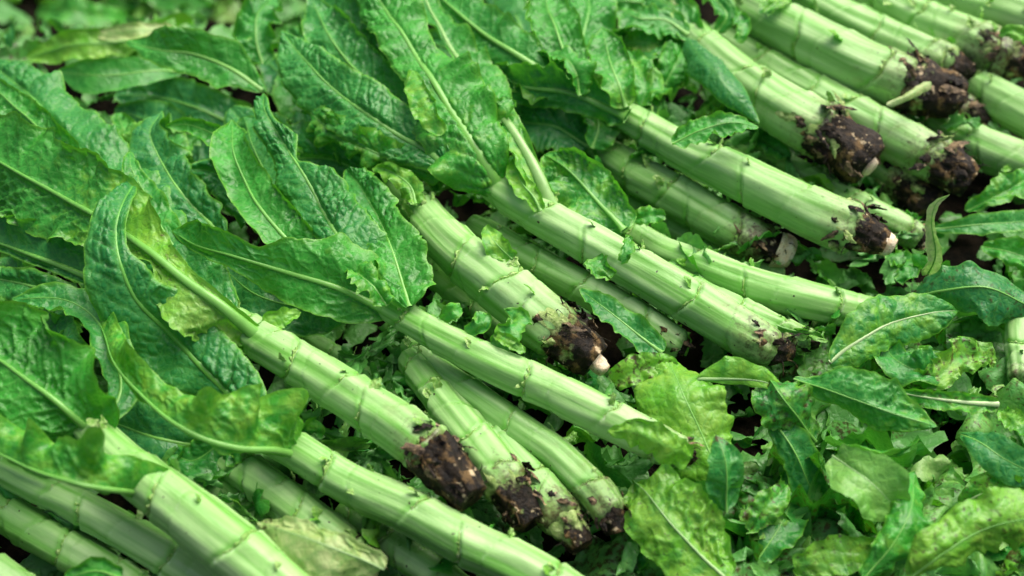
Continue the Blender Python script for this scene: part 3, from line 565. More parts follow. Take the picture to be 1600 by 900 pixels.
S['shade_e'] = stalk('narrow shaded stem under the upper right group, mostly hidden', [(1200, 66, 44, 42), (1300, 128, 56, 42), (1390, 178, 56, 40)], 44, soil=.3, stubs=0, green=.6, nring=40)
S['shade_f'] = stalk('thin shaded stem sunk between front root and slender stem', [(470, 520, 40, 34), (550, 580, 50, 34), (620, 640, 54, 34), (680, 690, 50, 32)], 45, soil=.3, stubs=1, green=.6, nring=40)
S['behind_root'] = stalk('short stem end between the blackened root and the upright pale leaf', [(1170, 226, 40, 44), (1240, 265, 44, 48), (1290, 292, 48, 50), (1350, 325, 54, 52), (1400, 352, 56, 50), (1432, 372, 52, 46)], 42, soil=.5, root=(14, .95, .75, (14, 10, -4)), tip=(4, 12), stubs=1)

# ================================================================== leaves that belong to stems: midrib base -> tip (x, y, z), left / right half widths px
def LF(p, mid, wl, wr, **k): return leaf(mid, wl, wr, S[p], **k)
# front_root: torn damaged big leaf
LF('front_root', [(420, 542, 108), (348, 480, 142), (290, 438, 154), (190, 362, 154), (93, 306, 152), (0, 254, 150), (-90, 205, 140)],
   [36, 66, 64, 14, 36, 52, 74, 80, 76, 60, 30], [14, 14, 18, 30, 66, 82, 84, 86, 84, 66, 30], a=(6, -4), k=(-16, 10), ruf=.13, bul=2.4, yel=[.9, 1.05, .7, .3, .14, .12, .1], brown=[.06, .16, .30, .12, .04, .12, .1, .06], rib=8, ribtone=.35, serr=.07, lobe=.12, seed=101)
LF('front_root', [(405, 520, 118), (430, 500, 124), (470, 488, 122)], [10, 14, 6], [12, 16, 8], yel=.5, rib=0, crump=.4, serr=.15, seed=102)
LF('front_root', [(360, 500, 104), (250, 380, 112), (150, 262, 118), (96, 203, 122), (45, 148, 120), (-20, 96, 108)],
   [30, 50, 54, 56, 46, 20], [34, 50, 66, 64, 60, 26], a=(4, -6), k=(-10, -26), ruf=.10, bul=2.6, rib=5, ribtone=.45, dark=.25, seed=103)
LF('front_root', [(330, 470, 104), (262, 370, 118), (225, 300, 128), (205, 262, 132), (205, 238, 130)], [8, 22, 26, 20, 8], [10, 24, 30, 22, 8], a=(25, 10), k=(30, -40), ruf=.2, yel=.15, rib=3, seed=104)
LF('front_root', [(150, 300, 116), (60, 200, 126), (16, 160, 130), (-30, 118, 128)], [20, 36, 34, 14], [16, 30, 26, 12], ruf=.12, rib=3, yel=.12, seed=105)
# front_cut: dark leaf standing over, and its folded wing
LF('front_cut', [(405, 672, 88), (348, 605, 104), (303, 560, 112), (258, 515, 124), (213, 467, 146), (186, 408, 172), (181, 360, 178), (196, 310, 176), (216, 272, 168)],
   [10, 30, 48, 66, 78, 58, 52, 44, 30, 8], [36, 56, 62, 66, 60, 40, 16, 14, 12, 5], a=(2, 4), k=(-14, -14), ruf=.07, bul=2.6, cell=9, rib=6.5, ribtone=.5, dark=.55, seed=111)
LF('front_cut', [(480, 716, 76), (432, 704, 108), (372, 700, 130), (310, 682, 138), (241, 638, 140), (188, 580, 140), (160, 520, 136), (150, 480, 126)],
   [10, 12, 12, 12, 12, 12, 10, 6], [34, 90, 96, 56, 44, 38, 32, 10], a=(-40, 30), k=(-20, -50), ruf=.30, rf=3.0, bul=1.6, rib=6, ribtone=.35, yel=.3, dark=-.4, bround=.30, seed=112)  # raised yel paints in the light glowing through the wing
LF('front_cut', [(415, 668, 92), (350, 690, 70), (300, 720, 56), (262, 700, 54)], [20, 44, 40, 12], [26, 40, 30, 10], ruf=.25, dark=.4, seed=113)
# left_big
LF('left_big', [(160, 692, 112), (96, 634, 138), (40, 592, 148), (-10, 556, 146), (-80, 510, 136)], [46, 80, 84, 80, 40], [58, 88, 96, 84, 40], a=(4, 4), k=(-14, 20), ruf=.13, rf=3, bul=3.0, cell=10, rib=6, ribtone=.45, yel=.05, dark=-.3, seed=121)
LF('left_big', [(240, 776, 94), (196, 768, 128), (150, 762, 142), (114, 754, 148), (52, 734, 148), (-10, 704, 144), (-70, 670, 136)], [8, 8, 8, 8, 8, 6, 4], [30, 60, 66, 62, 60, 58, 30], a=(-40, 30), k=(-20, -50), ruf=.32, rf=3.4, bul=1.7, rib=6, ribtone=.35, yel=.34, dark=-.4, bround=.30, seed=122)  # yellowed so the colour carries light shining through the fold
LF('left_big', [(150, 670, 118), (185, 620, 120), (180, 560, 126), (150, 500, 132), (100, 468, 134), (20, 468, 130)], [10, 22, 30, 32, 30, 10], [12, 30, 34, 34, 30, 10], a=(30, 15), k=(40, -50), ruf=.14, dark=.3, rib=3, seed=123)
LF('left_mid', [(120, 470, 90), (60, 450, 96), (0, 436, 94), (-60, 424, 88)], [22, 34, 30, 14], [22, 28, 20, 10], dark=.65, rib=4, seed=124)
LF('left_mid', [(180, 455, 104), (131, 430, 108), (60, 403, 110), (0, 381, 108), (-60, 360, 100)], [8, 14, 14, 12, 8], [40, 60, 58, 50, 30], a=(-10, 10), dark=.5, rib=6, ribtone=.35, seed=125)
LF('left_mid', [(0, 700, 72), (-30, 640, 80), (-40, 560, 88), (0, 500, 90)], [40, 50, 44, 16], [40, 54, 46, 20], dark=.4, seed=126)
LF('left_low', [(20, 800, 44), (0, 770, 52), (-30, 720, 54)], [20, 34, 12], [20, 30, 12], dark=.3, ruf=.3, seed=127)
LF('left_low', [(190, 905, 92), (150, 892, 92), (100, 905, 88)], [8, 16, 8], [16, 22, 10], yel=.15, brown=.2, seed=128)
# long_mid cluster in the centre left
LF('long_mid', [(612, 490, 98), (547, 458, 116), (482, 436, 124), (420, 417, 128), (360, 399, 130), (308, 384, 128), (270, 362, 120)],
   [20, 46, 50, 40, 20, 12, 5], [24, 74, 92, 62, 26, 40, 44, 14], a=(-8, [40, 50, 45, 30, 10, 5]), k=(-10, [-70, -90, -60, -30, 20, 30]), ruf=.10, rf=2.6, bul=1.8, rib=6, ribtone=.35, yel=[.2, .15, .1, .02, .0], dark=[0, 0, .3, .4], seed=131)
LF('long_mid', [(570, 440, 118), (508, 336, 134), (492, 304, 138), (472, 268, 142), (444, 226, 146), (416, 176, 148), (410, 142, 142)],
   [10, 24, 28, 44, 46, 32, 28, 20, 6], [44, 66, 62, 54, 44, 5, 26, 9, 10, 4], a=(6, 6), k=(-20, -20), ruf=.09, bul=2.6, cell=8, rib=4.5, ribtone=.35, dark=.25, lobe=.15, seed=132)
LF('long_mid', [(500, 420, 112), (468, 390, 120), (440, 365, 126), (410, 330, 130), (385, 290, 134), (366, 240, 138), (362, 184, 132)],
   [14, 30, 34, 32, 40, 32, 6], [20, 40, 44, 40, 34, 24, 5], a=(14, 14), k=(20, 6), ruf=.10, bul=2.2, rib=4, ribtone=.45, dark=.2, yel=.06, seed=133)
LF('long_mid', [(640, 480, 116), (622, 420, 124), (600, 360, 126), (568, 300, 122), (540, 262, 112)], [26, 36, 34, 30, 10], [40, 50, 38, 34, 12], bul=2.8, cell=7, serr=.10, rib=2.5, dark=[0, .1, .5, .5], yel=[.15, .05, 0], seed=134)
LF('long_mid', [(605, 478, 122), (585, 450, 130), (562, 430, 130), (545, 415, 124)], [16, 24, 22, 8], [16, 20, 20, 8], a=(20, 20), k=(50, -50), ruf=.3, yel=.2, seed=135)
LF('long_mid', [(560, 470, 92), (480, 480, 90), (400, 460, 88), (340, 410, 84)], [30, 46, 40, 10], [30, 40, 40, 10], dark=.6, ruf=.2, seed=136)
LF('long_mid', [(350, 372, 108), (290, 310, 116), (262, 270, 120), (236, 214, 122), (252, 170, 116)], [30, 50, 50, 36, 6], [24, 36, 40, 28, 6], a=(10, 10), k=(-20, 20), bul=2.2, rib=3, dark=.5, seed=137)
LF('long_mid', [(420, 360, 98), (372, 300, 106), (330, 268, 108), (290, 262, 106)], [20, 34, 30, 8], [24, 40, 32, 8], dark=.6, ruf=.22, seed=138)
LF('long_mid', [(410, 320, 104), (360, 230, 110), (300, 196, 112), (258, 198, 108)], [12, 22, 22, 8], [12, 20, 16, 8], a=(20, 20), k=(30, 30), dark=.2, seed=139)
LF('long_mid', [(470, 360, 96), (430, 300, 100), (400, 240, 100), (380, 180, 94)], [40, 60, 56, 20], [50, 64, 60, 24], dark=.7, bul=2.4, cell=7, ruf=.2, seed=140)
# stout: shaded leaves under
LF('stout', [(640, 310, 104), (600, 260, 100), (560, 226, 98), (500, 196, 92)], [30, 46, 46, 16], [26, 40, 36, 14], ruf=.3, yel=.18, serr=.08, seed=141)
LF('stout', [(650, 320, 116), (640, 290, 122), (610, 268, 122), (585, 262, 118)], [10, 18, 18, 6], [12, 18, 16, 6], ruf=.3, yel=.4, crump=.3, seed=142)
LF('stout', [(600, 290, 92), (520, 250, 90), (430, 240, 86), (360, 170, 80)], [40, 60, 56, 20], [40, 56, 56, 20], dark=.7, seed=143)
LF('stout', [(800, 405, 118), (775, 380, 126), (757, 352, 128)], [12, 18, 5], [14, 20, 6], a=(15, 15), yel=.35, brown=.22, rib=1, crump=.3, serr=.12, seed=144)
# centre: the big crinkled leaf + companion
LF('centre', [(782, 300, 107), (758, 257, 132), (718, 193, 150), (680, 134, 158), (639, 69, 160), (597, 7, 156), (560, -50, 146)],
   [42, 74, 66, 40, 40, 40, 44, 34, 10], [14, 50, 70, 66, 40, 52, 54, 44, 12], a=(6, 8), k=(-24, -18), ruf=.15, rf=3.4, bul=2.2, cell=9, rib=8, ribtone=.3, yel=[.18, .14, .1, .06, .02, 0, 0, 0], dark=[0, 0, 0, .15, .25], lobe=.12, seed=151)
LF('centre', [(868, 342, 104), (836, 264, 132), (800, 203, 140), (738, 120, 142), (697, 62, 140), (666, 0, 136), (640, -50, 128)],
   [34, 32, 10, 8, 8, 20, 20, 10], [10, 10, 22, 48, 40, 30, 20, 10], a=(20, 6), k=(30, -20), ruf=.2, bul=2.0, rib=8, ribtone=.22, ribpale=.3, yel=[.45, .3, .05, 0, 0], dark=[0, 0, .2, .2], seed=152)
LF('centre', [(700, 262, 128), (663, 233, 134), (594, 193, 140), (525, 143, 144), (482, 100, 144), (441, 50, 138)],
   [20, 44, 54, 58, 46, 8], [24, 44, 52, 42, 34, 6], a=(4, 6), k=(-14, -10), ruf=.09, bul=2.4, cell=8, rib=5, ribtone=.35, dark=.2, yel=[.1, 0, 0, 0], seed=153)
LF('centre', [(660, 215, 118), (610, 160, 124), (547, 100, 130), (510, 48, 132), (486, -4, 128)], [24, 40, 44, 36, 12], [24, 44, 46, 40, 14], dark=.2, rib=4, bul=2.2, seed=154)
LF('centre', [(690, 272, 112), (640, 258, 122), (590, 240, 126), (540, 216, 128), (498, 188, 126), (472, 160, 118)], [20, 26, 24, 22, 18, 6], [20, 30, 34, 30, 24, 10], a=(-10, 10), k=(-60, 10), ruf=.4, rf=4.5, yel=.26, dark=.1, seed=155)
LF('centre', [(692, 210, 152), (672, 178, 164), (654, 142, 168), (646, 112, 162)], [14, 24, 22, 8], [10, 16, 14, 6], ruf=.3, yel=.32, rib=0, bul=2.4, cell=6, seed=156)
LF('centre', [(845, 330, 122), (832, 305, 130), (815, 285, 132), (800, 250, 128)], [10, 18, 18, 8], [10, 14, 12, 6], yel=.42, rib=2, ruf=.2, seed=157)
LF('centre', [(955, 436, 140), (940, 420, 144), (925, 404, 142)], [12, 20, 14], [14, 22, 12], yel=.3, rib=0, crump=.5, serr=.16, bul=2, cell=5, seed=158)
LF('centre', [(970, 412, 128), (978, 390, 136), (984, 368, 136)], [8, 10, 6], [8, 12, 6], yel=.35, rib=0, crump=.6, serr=.16, seed=159)
LF('centre', [(640, 140, 112), (560, 60, 118), (500, 10, 116)], [50, 64, 30], [50, 64, 40], dark=.5, seed=160)
LF('centre', [(590, 120, 112), (540, 40, 116), (500, -20, 110)], [30, 40, 20], [30, 40, 20], yel=.1, dark=.2, seed=1601)
# behind_centre / pale_cut leaves between
LF('behind_centre', [(975, 360, 100), (930, 310, 112), (890, 268, 116), (850, 240, 112)], [34, 46, 44, 16], [30, 42, 38, 14], bul=2.8, cell=6, ruf=.25, yel=.26, rib=4, serr=.08, seed=161)
LF('behind_centre', [(980, 345, 92), (1010, 338, 98), (1040, 335, 96)], [10, 15, 8], [10, 16, 8], ruf=.35, yel=.3, rib=0, crump=.3, serr=.12, seed=162)
LF('behind_centre', [(930, 330, 84), (880, 300, 84), (840, 300, 80)], [34, 46, 20], [34, 40, 20], yel=.1, ruf=.3, dark=.3, seed=163)
LF('pale_cut', [(925, 232, 84), (935, 200, 96), (928, 172, 100), (905, 160, 96)], [14, 26, 24, 8], [20, 30, 22, 8], a=(20, 10), k=(20, -40), yel=.2, dark=.2, rib=2, seed=164)
LF('pale_cut', [(920, 230, 74), (870, 200, 84), (820, 190, 84), (780, 170, 76)], [30, 46, 40, 14], [30, 44, 36, 14], dark=.75, seed=165)
# back_long
LF('back_long', [(980, 182, 114), (930, 160, 118), (880, 144, 122), (814, 134, 122), (770, 110, 118)], [20, 26, 30, 30, 10], [20, 30, 44, 40, 14], a=(-10, 30), k=(-30, 40), rib=7, ribtone=.35, dark=.2, seed=171)
LF('back_long', [(880, 128, 124), (835, 103, 134), (780, 69, 140), (732, 34, 140), (694, 0, 136), (660, -40, 128)], [34, 52, 52, 44, 34, 10], [20, 40, 46, 44, 36, 10], a=(4, 4), k=(-40, -16), ruf=.12, bul=2.0, rib=5.5, ribtone=.25, dark=.3, seed=172)
LF('back_long', [(900, 130, 130), (888, 95, 142), (874, 60, 146), (858, 20, 142), (850, -20, 134)], [20, 36, 40, 36, 14], [24, 36, 42, 36, 14], bul=3.4, cell=6, ruf=.2, yel=.04, rib=3, seed=173)
LF('back_long', [(905, 150, 128), (900, 115, 142), (880, 90, 146), (845, 85, 140)], [10, 16, 12, 6], [16, 30, 24, 8], a=(30, 20), k=(40, -60), ruf=.2, yel=.05, rib=2, bul=.8, seed=174)
LF('back_long', [(978, 168, 122), (965, 130, 136), (952, 90, 142), (941, 46, 138)], [24, 34, 32, 4], [16, 32, 30, 4], a=(14, 14), bul=2.6, cell=6, ruf=.18, yel=[.35, .15, .02, 0], rib=2.5, seed=175)
LF('back_long', [(1000, 168, 112), (1010, 140, 120), (1000, 110, 122), (985, 80, 118)], [14, 24, 24, 10], [14, 26, 24, 10], bul=2.6, cell=5, ruf=.3, yel=.3, rib=0, crump=.25, seed=176)
LF('back_long', [(1050, 225, 138), (1090, 205, 148), (1140, 192, 150), (1186, 198, 144)], [14, 24, 18, 5], [12, 22, 22, 8], a=(-5, 14), k=(-10, 40), ruf=.28, yel=.16, rib=1.5, bul=2.2, cell=6, serr=.06, seed=177)
LF('back_long', [(900, 120, 116), (910, 60, 120), (920, 10, 118), (910, -40, 112)], [40, 50, 44, 16], [40, 50, 44, 16], bul=3, cell=6, dark=.2, ruf=.2, seed=178)
# right_black
LF('right_black', [(1075, 60, 124), (1100, 95, 132), (1140, 140, 130), (1186, 194, 112)], [8, 34, 40, 5], [22, 36, 24, 5], a=(-20, -24), k=(-30, -30), dark=1.0, bul=1.5, cell=5, rib=0, frill=0, ruf=.02, lobe=.02, seed=181)
LF('right_black', [(1075, 55, 112), (1040, 30, 122), (1000, 30, 124), (975, 20, 118)], [14, 34, 34, 10], [12, 24, 20, 8], k=(30, -30), yel=.12, ruf=.2, rib=3, ribtone=.1, seed=182)
LF('right_black', [(1085, 60, 112), (1060, 20, 120), (1010, -10, 118)], [20, 30, 20], [20, 30, 16], yel=.2, ruf=.25, seed=183)
LF('right_black', [(1060, 60, 96), (1010, 80, 100), (980, 60, 98)], [24, 34, 16], [24, 34, 16], yel=.2, dark=.2, ruf=.3, seed=184)
LF('right_black', [(1060, 110, 92), (1010, 130, 98), (985, 160, 92)], [30, 36, 16], [24, 34, 16], yel=.28, bul=2.6, cell=5, ruf=.3, seed=185)
LF('right_second', [(1120, 50, 112), (1135, 25, 124), (1118, 0, 126), (1100, -30, 120)], [10, 18, 18, 8], [10, 20, 18, 8], ruf=.25, yel=.12, rib=2, seed=186)
LF('right_second', [(1150, 66, 114), (1160, 40, 124), (1140, 10, 124)], [8, 12, 8], [10, 14, 8], ruf=.3, yel=.2, rib=0, crump=.3, seed=187)
LF('right_second', [(1130, 150, 60), (1190, 215, 66), (1235, 250, 60)], [18, 26, 12], [18, 26, 12], dark=.5, ruf=.3, yel=.05, seed=188)
LF('right_curl', [(1190, 22, 128), (1215, 0, 134), (1235, -25, 130)], [12, 16, 8], [12, 16, 8], yel=.35, rib=0, crump=.4, seed=189)
LF('right_edge', [(1560, 55, 128), (1585, 50, 134), (1620, 70, 124)], [8, 12, 8], [8, 14, 8], yel=.5, rib=0, crump=.3, seed=190)
# right_curl: the peeled pale strip
o_ = LF('right_curl', [(1455, 128, 122), (1425, 146, 128), (1385, 164, 122)], [10, 9, 7], [9, 8, 6], name='peeled_strip', a=(-10, -10), k=(-50, -50), rib=0, yel=1.6, bul=0, edge=.1, ruf=.05, seed=191)
o_['label'] = 'pale cream strip peeled from the root collar'
# long_mid: loosened sheath near its end, under_stout's leaf
LF('long_mid', [(1084, 716, 96), (1035, 694, 118), (990, 674, 122), (948, 676, 114)], [16, 30, 28, 10], [14, 26, 24, 10], a=(-14, 10), k=(-40, -20), yel=.8, brown=.22, rib=0, bul=1, crump=.25, name='leaf_stub', seed=192)
LF('under_stout', [(1035, 552, 78), (980, 510, 84), (940, 478, 90), (905, 450, 90)], [18, 24, 22, 6], [18, 26, 22, 6], a=(25, 15), k=(10, -20), dark=.35, yel=.1, brown=.06, rib=2.5, seed=193)
# bits between the slender and the stout stem
LF('long_mid', [(770, 545, 108), (800, 520, 118), (812, 495, 118), (790, 483, 112)], [14, 20, 16, 6], [12, 20, 16, 6], ruf=.3, yel=.3, rib=0, crump=.35, serr=.14, seed=194)
LF('long_mid', [(730, 520, 108), (750, 505, 116), (748, 488, 114)], [10, 16, 8], [10, 16, 8], ruf=.3, yel=.25, rib=0, crump=.35, serr=.14, seed=195)
LF('long_mid', [(690, 500, 108), (708, 486, 116), (722, 482, 112)], [8, 14, 8], [8, 12, 8], ruf=.3, yel=.15, rib=0, crump=.35, serr=.1, seed=196)
LF('long_mid', [(820, 552, 112), (795, 535, 118), (772, 522, 116)], [6, 9, 6], [8, 12, 6], ruf=.3, yel=.45, rib=0, crump=.35, serr=.14, seed=197)
# under-leaves in the gaps of the leafy side, shade put into their dark tone, each on its own stem
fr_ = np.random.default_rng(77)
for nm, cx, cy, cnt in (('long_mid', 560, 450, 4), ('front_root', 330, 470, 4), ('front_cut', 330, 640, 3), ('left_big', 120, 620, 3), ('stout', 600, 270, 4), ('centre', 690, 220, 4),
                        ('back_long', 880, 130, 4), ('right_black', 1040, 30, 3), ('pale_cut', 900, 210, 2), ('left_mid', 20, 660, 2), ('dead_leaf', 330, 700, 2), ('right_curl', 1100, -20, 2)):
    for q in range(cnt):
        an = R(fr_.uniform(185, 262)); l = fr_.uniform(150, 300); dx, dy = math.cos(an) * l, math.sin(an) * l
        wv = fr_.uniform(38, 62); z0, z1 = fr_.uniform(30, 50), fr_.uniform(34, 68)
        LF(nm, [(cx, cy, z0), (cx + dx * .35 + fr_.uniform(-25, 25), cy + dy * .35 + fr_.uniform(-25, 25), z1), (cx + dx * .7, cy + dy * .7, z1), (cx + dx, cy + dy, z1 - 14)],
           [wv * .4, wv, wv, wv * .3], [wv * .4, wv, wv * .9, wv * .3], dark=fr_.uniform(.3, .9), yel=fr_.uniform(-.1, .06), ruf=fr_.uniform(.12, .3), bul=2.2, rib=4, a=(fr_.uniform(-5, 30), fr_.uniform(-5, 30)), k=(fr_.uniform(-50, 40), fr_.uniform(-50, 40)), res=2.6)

# ================================================================== loose leaves
def LOOSE(label, mid, wl, wr, cat='leaf', group='loose trimmed leaves', name='loose_leaf', **k):
    c = at(*mid[0]); e = empty(name, (c[0], c[1], 0.0))
    k['brown'] = np.clip(np.asarray(k.get('brown', .08)) * 1.1 + .06, 0, .4); k['brown'] = list(k['brown']) if np.ndim(k['brown']) else float(k['brown']); k.setdefault('flare', 0.0); k.setdefault('crump', .17); k.setdefault('lobe', .12); o = leaf(mid, wl, wr, e, 'blade', **k); tag(e, label, cat, group); return e
def LOOSE_LOW(label, mid, wl, wr, **k):
    P = [at_low(*p) for p in mid]; m_ = pxm(P[0]); c = P[0]; e = empty('loose_leaf', (c[0], c[1], c[2] - .03))
    k['rib'] = k.get('rib', 2) * m_
    o = leaf(P, [v * m_ for v in wl], [v * m_ for v in wr], e, 'blade', world=True, res=3, **k); tag(e, label, 'leaf', 'loose trimmed leaves'); return e
LOOSE('dark purple-stained leaf arched over the litter at the right edge', [(1418, 470, 62), (1470, 455, 84), (1540, 450, 92), (1610, 478, 80), (1670, 520, 60)], [6, 44, 40, 34, 10], [6, 34, 50, 40, 10], a=(-18, -14), k=(-20, -20), dark=1.0, brown=[.3, .2, .24, .3], bul=1.4, rib=2.5, ruf=.05, edge=.4, seed=201)
LOOSE('yellow-mottled leaf with a bold white midrib below the dark purple leaf', [(1296, 566, 74), (1330, 540, 80), (1385, 508, 84), (1450, 490, 80), (1500, 486, 72)], [10, 44, 46, 38, 8], [20, 36, 40, 36, 8], a=(2, 2), k=(-24, -20), dark=.3, yel=[.28, .32, .26, .22], bul=1.6, rib=3.2, ribpale=.7, ribtone=0, ruf=.08, seed=202)
LOOSE('narrow pale leaf standing upright with a curled tip', [(1450, 428, 66), (1462, 395, 100), (1456, 350, 132), (1462, 318, 150), (1482, 303, 158)], [12, 20, 18, 10, 4], [14, 16, 8, 5, 3], a=(20, 20), k=(10, 40), yel=1.55, edge=.1, bul=.6, rib=1.5, ruf=.05, hint=(0, -1, .2), frill=.25, seed=203)
LOOSE('large blotched leaf with brown spots, upright in the right foreground', [(1275, 690, 60), (1245, 650, 88), (1215, 612, 100), (1195, 580, 96)], [18, 46, 50, 16], [24, 46, 44, 18], a=(-10, -10), k=(-20, -30), yel=.3, brown=.24, dark=.3, bul=1.8, cell=7, rib=2.5, seed=204)
LOOSE('glossy green leaf with a yellow lower rim above the curled leaf', [(1240, 592, 94), (1300, 612, 102), (1380, 640, 104), (1465, 668, 94)], [8, 50, 54, 6], [8, 30, 38, 6], a=(5, -20), k=(-30, -40), yel=[.05, .1, .15, .3], dark=.2, bul=1.6, cell=7, rib=1.5, ruf=.06, frill=.25, seed=205)
LOOSE('dark leaf hanging down into the gap left of the pale spoon leaf', [(1205, 655, 74), (1238, 700, 68), (1265, 755, 54), (1292, 800, 34)], [10, 34, 40, 16], [12, 26, 30, 14], a=(-10, -10), k=(20, -30), dark=.6, yel=.04, bul=.8, rib=2, ruf=.06, frill=.25, seed=206)
LOOSE('leaf rolled into a tube with a silvery underside', [(1290, 690, 84), (1335, 706, 92), (1390, 712, 94), (1436, 690, 96)], [20, 34, 34, 20], [24, 36, 34, 22], a=(-50, -45), k=(-80, -60), hint=(0, .7, -.9), dark=.4, bul=.5, rib=1.5, ruf=.06, frill=.25, seed=207)
LOOSE('spoon-shaped pale silvery leaf hanging below the rolled leaf', [(1300, 712, 92), (1335, 735, 98), (1372, 765, 92), (1405, 800, 76)], [22, 50, 56, 24], [20, 44, 52, 22], a=(-14, -10), k=(-14, -14), sign=-1, dark=.2, yel=.95, bul=.5, rib=2, ribpale=.4, ruf=.04, edge=.5, hint=(-0.1, .8, -.8), frill=.25, seed=208)
LOOSE('dull teal leaf with a torn black tip beside the yellow leaf', [(1135, 800, 70), (1136, 755, 92), (1132, 715, 104), (1120, 680, 108)], [22, 32, 26, 6], [20, 30, 26, 6], a=(-12, -12), k=(-10, -10), dark=.75, brown=[.05, .05, .1, .5], bul=1.5, rib=2, ruf=.05, edge=.3, frill=.25, seed=209)
LOOSE('big yellow-green leaf with black specks past the end of the slender stem', [(1122, 738, 66), (1100, 685, 84), (1070, 622, 96), (1042, 556, 92)], [50, 76, 80, 36], [40, 62, 68, 32], a=(-8, -10), k=(-22, -24), yel=.62, brown=.12, bul=1.8, cell=9, crump=.2, rib=2, ribtone=.1, ruf=.06, edge=.3, seed=210)
LOOSE('brown-spotted scrap lying on the yellow-green leaf', [(960, 600, 80), (990, 580, 90), (1030, 570, 92), (1060, 570, 88)], [20, 26, 24, 8], [16, 22, 20, 8], yel=.7, brown=.28, bul=1.8, rib=0, ruf=.15, seed=211)
LOOSE('bright yellow-green leaf bent across the end of the longest stem', [(1090, 592, 98), (1140, 592, 104), (1190, 596, 98), (1225, 612, 86)], [10, 38, 22, 6], [4, 8, 8, 4], a=(10, -10), k=(-20, -10), yel=.42, bul=.8, rib=3, ribpale=.4, ruf=.08, seed=212)
LOOSE('broad mottled leaf with raised veins at the bottom centre', [(1135, 905, 56), (1090, 862, 66), (1050, 820, 72), (1010, 770, 72), (985, 745, 64)], [30, 66, 72, 54, 20], [30, 64, 72, 60, 20], a=(4, 4), k=(-24, -24), yel=.42, brown=.19, bul=2.6, cell=10, rib=2.5, ribpale=.4, ruf=.1, seed=213)
LOOSE('large yellow leaf with brown streaks in the bottom right corner', [(1420, 905, 78), (1480, 860, 96), (1560, 820, 104), (1660, 800, 96)], [20, 50, 62, 40], [10, 44, 58, 50], a=(-4, -16), k=(-26, -40), yel=.6, brown=.22, bul=1.4, cell=12, rib=2, ruf=.1, seed=214)
LOOSE('smooth blue-green leaf at the right edge beside black soil', [(1500, 678, 70), (1535, 695, 80), (1575, 720, 82), (1640, 750, 72)], [6, 26, 28, 14], [6, 28, 34, 16], a=(8, 8), k=(-10, -20), dark=.6, bul=.8, rib=1.5, ruf=.04, edge=.3, frill=.25, seed=215)
LOOSE('leaf spotted yellow and grey at the bottom edge right of centre', [(1240, 890, 50), (1290, 870, 58), (1340, 865, 58), (1385, 860, 48)], [20, 32, 30, 10], [20, 30, 26, 10], yel=.4, brown=.22, dark=.2, bul=1.5, rib=0, ruf=.15, seed=216)
LOOSE('dark green mottled leaf leaning beside the large yellow corner leaf', [(1350, 905, 62), (1395, 850, 78), (1425, 790, 86), (1430, 735, 80)], [14, 30, 34, 12], [16, 34, 36, 14], a=(-14, -14), k=(-20, -20), yel=.24, dark=.2, brown=.1, bul=1.4, cell=7, rib=1.5, ruf=.12, seed=217)
LOOSE('long dark leaf lying flat at the right edge under the upper roots', [(1460, 358, 54), (1520, 352, 60), (1570, 348, 60), (1650, 340, 52)], [8, 18, 20, 10], [8, 18, 18, 10], dark=.5, yel=.14, rib=1.5, bul=1.2, ruf=.1, seed=218)
LOOSE('crinkled green leaf at the right edge above the dark purple leaf', [(1535, 385, 50), (1580, 395, 56), (1650, 420, 50)], [10, 30, 14], [10, 24, 12], yel=.14, bul=1.6, rib=1.5, ruf=.2, seed=219)
LOOSE('curled leaf on the right edge below the soiled stems', [(1510, 330, 46), (1560, 305, 58), (1620, 270, 60)], [10, 26, 20], [10, 24, 16], yel=.2, a=(10, 20), k=(20, 40), rib=1, ruf=.2, seed=220)
LOOSE('crumpled leaf in the litter under the white midrib strip', [(1480, 560, 54), (1440, 580, 66), (1400, 560, 70), (1380, 530, 62)], [14, 36, 34, 10], [14, 34, 30, 10], dark=.6, bul=1.8, cell=6, ruf=.35, crump=.25, rib=1.5, seed=221)
LOOSE('torn yellow-green leaf on the litter left of the pale stem piece', [(1560, 560, 56), (1500, 560, 66), (1460, 590, 68), (1410, 600, 58)], [14, 26, 26, 10], [14, 30, 26, 10], yel=.4, brown=.26, ruf=.35, crump=.35, rib=0, serr=.15, hole=.16, seed=222)
LOOSE('ragged leaf with a long white midrib on the right litter', [(1560, 632, 76), (1500, 628, 82), (1440, 620, 82), (1390, 610, 76)], [10, 20, 16, 5], [12, 18, 14, 5], yel=.3, brown=.22, rib=4.5, ribpale=.7, ribtone=0, ruf=.3, serr=.15, seed=223)
LOOSE('withered cream leaf draped on a stem at the bottom edge', [(600, 890, 92), (540, 864, 104), (470, 838, 106), (404, 816, 98)], [50, 74, 70, 44], [20, 30, 32, 24], a=(2, -2), k=(-26, -26), crump=.12, tipround=.7, yel=1.35, brown=[.22, .14, .14, .36], bul=1.2, cell=12, rib=1.5, ribpale=.5, ruf=.1, edge=.1, seed=224)
LOOSE_LOW('dark leaf lying across the blurred trimmings at the upper left', [(285, 112, 40), (220, 112, 56), (150, 118, 58), (85, 112, 50)], [8, 26, 30, 6], [8, 26, 26, 6], dark=.2, bul=.6, rib=2, ruf=.05, edge=.3, frill=.25, seed=225)
LOOSE('pointed leaf rising over the blurred yellow trimmings at the upper left', [(410, 142, 90), (351, 103, 104), (300, 84, 110), (248, 79, 108), (196, 62, 100)], [10, 40, 36, 24, 4], [14, 40, 42, 34, 4], dark=.2, bul=1.0, rib=4.5, ribtone=.25, ruf=.05, frill=.25, seed=226)
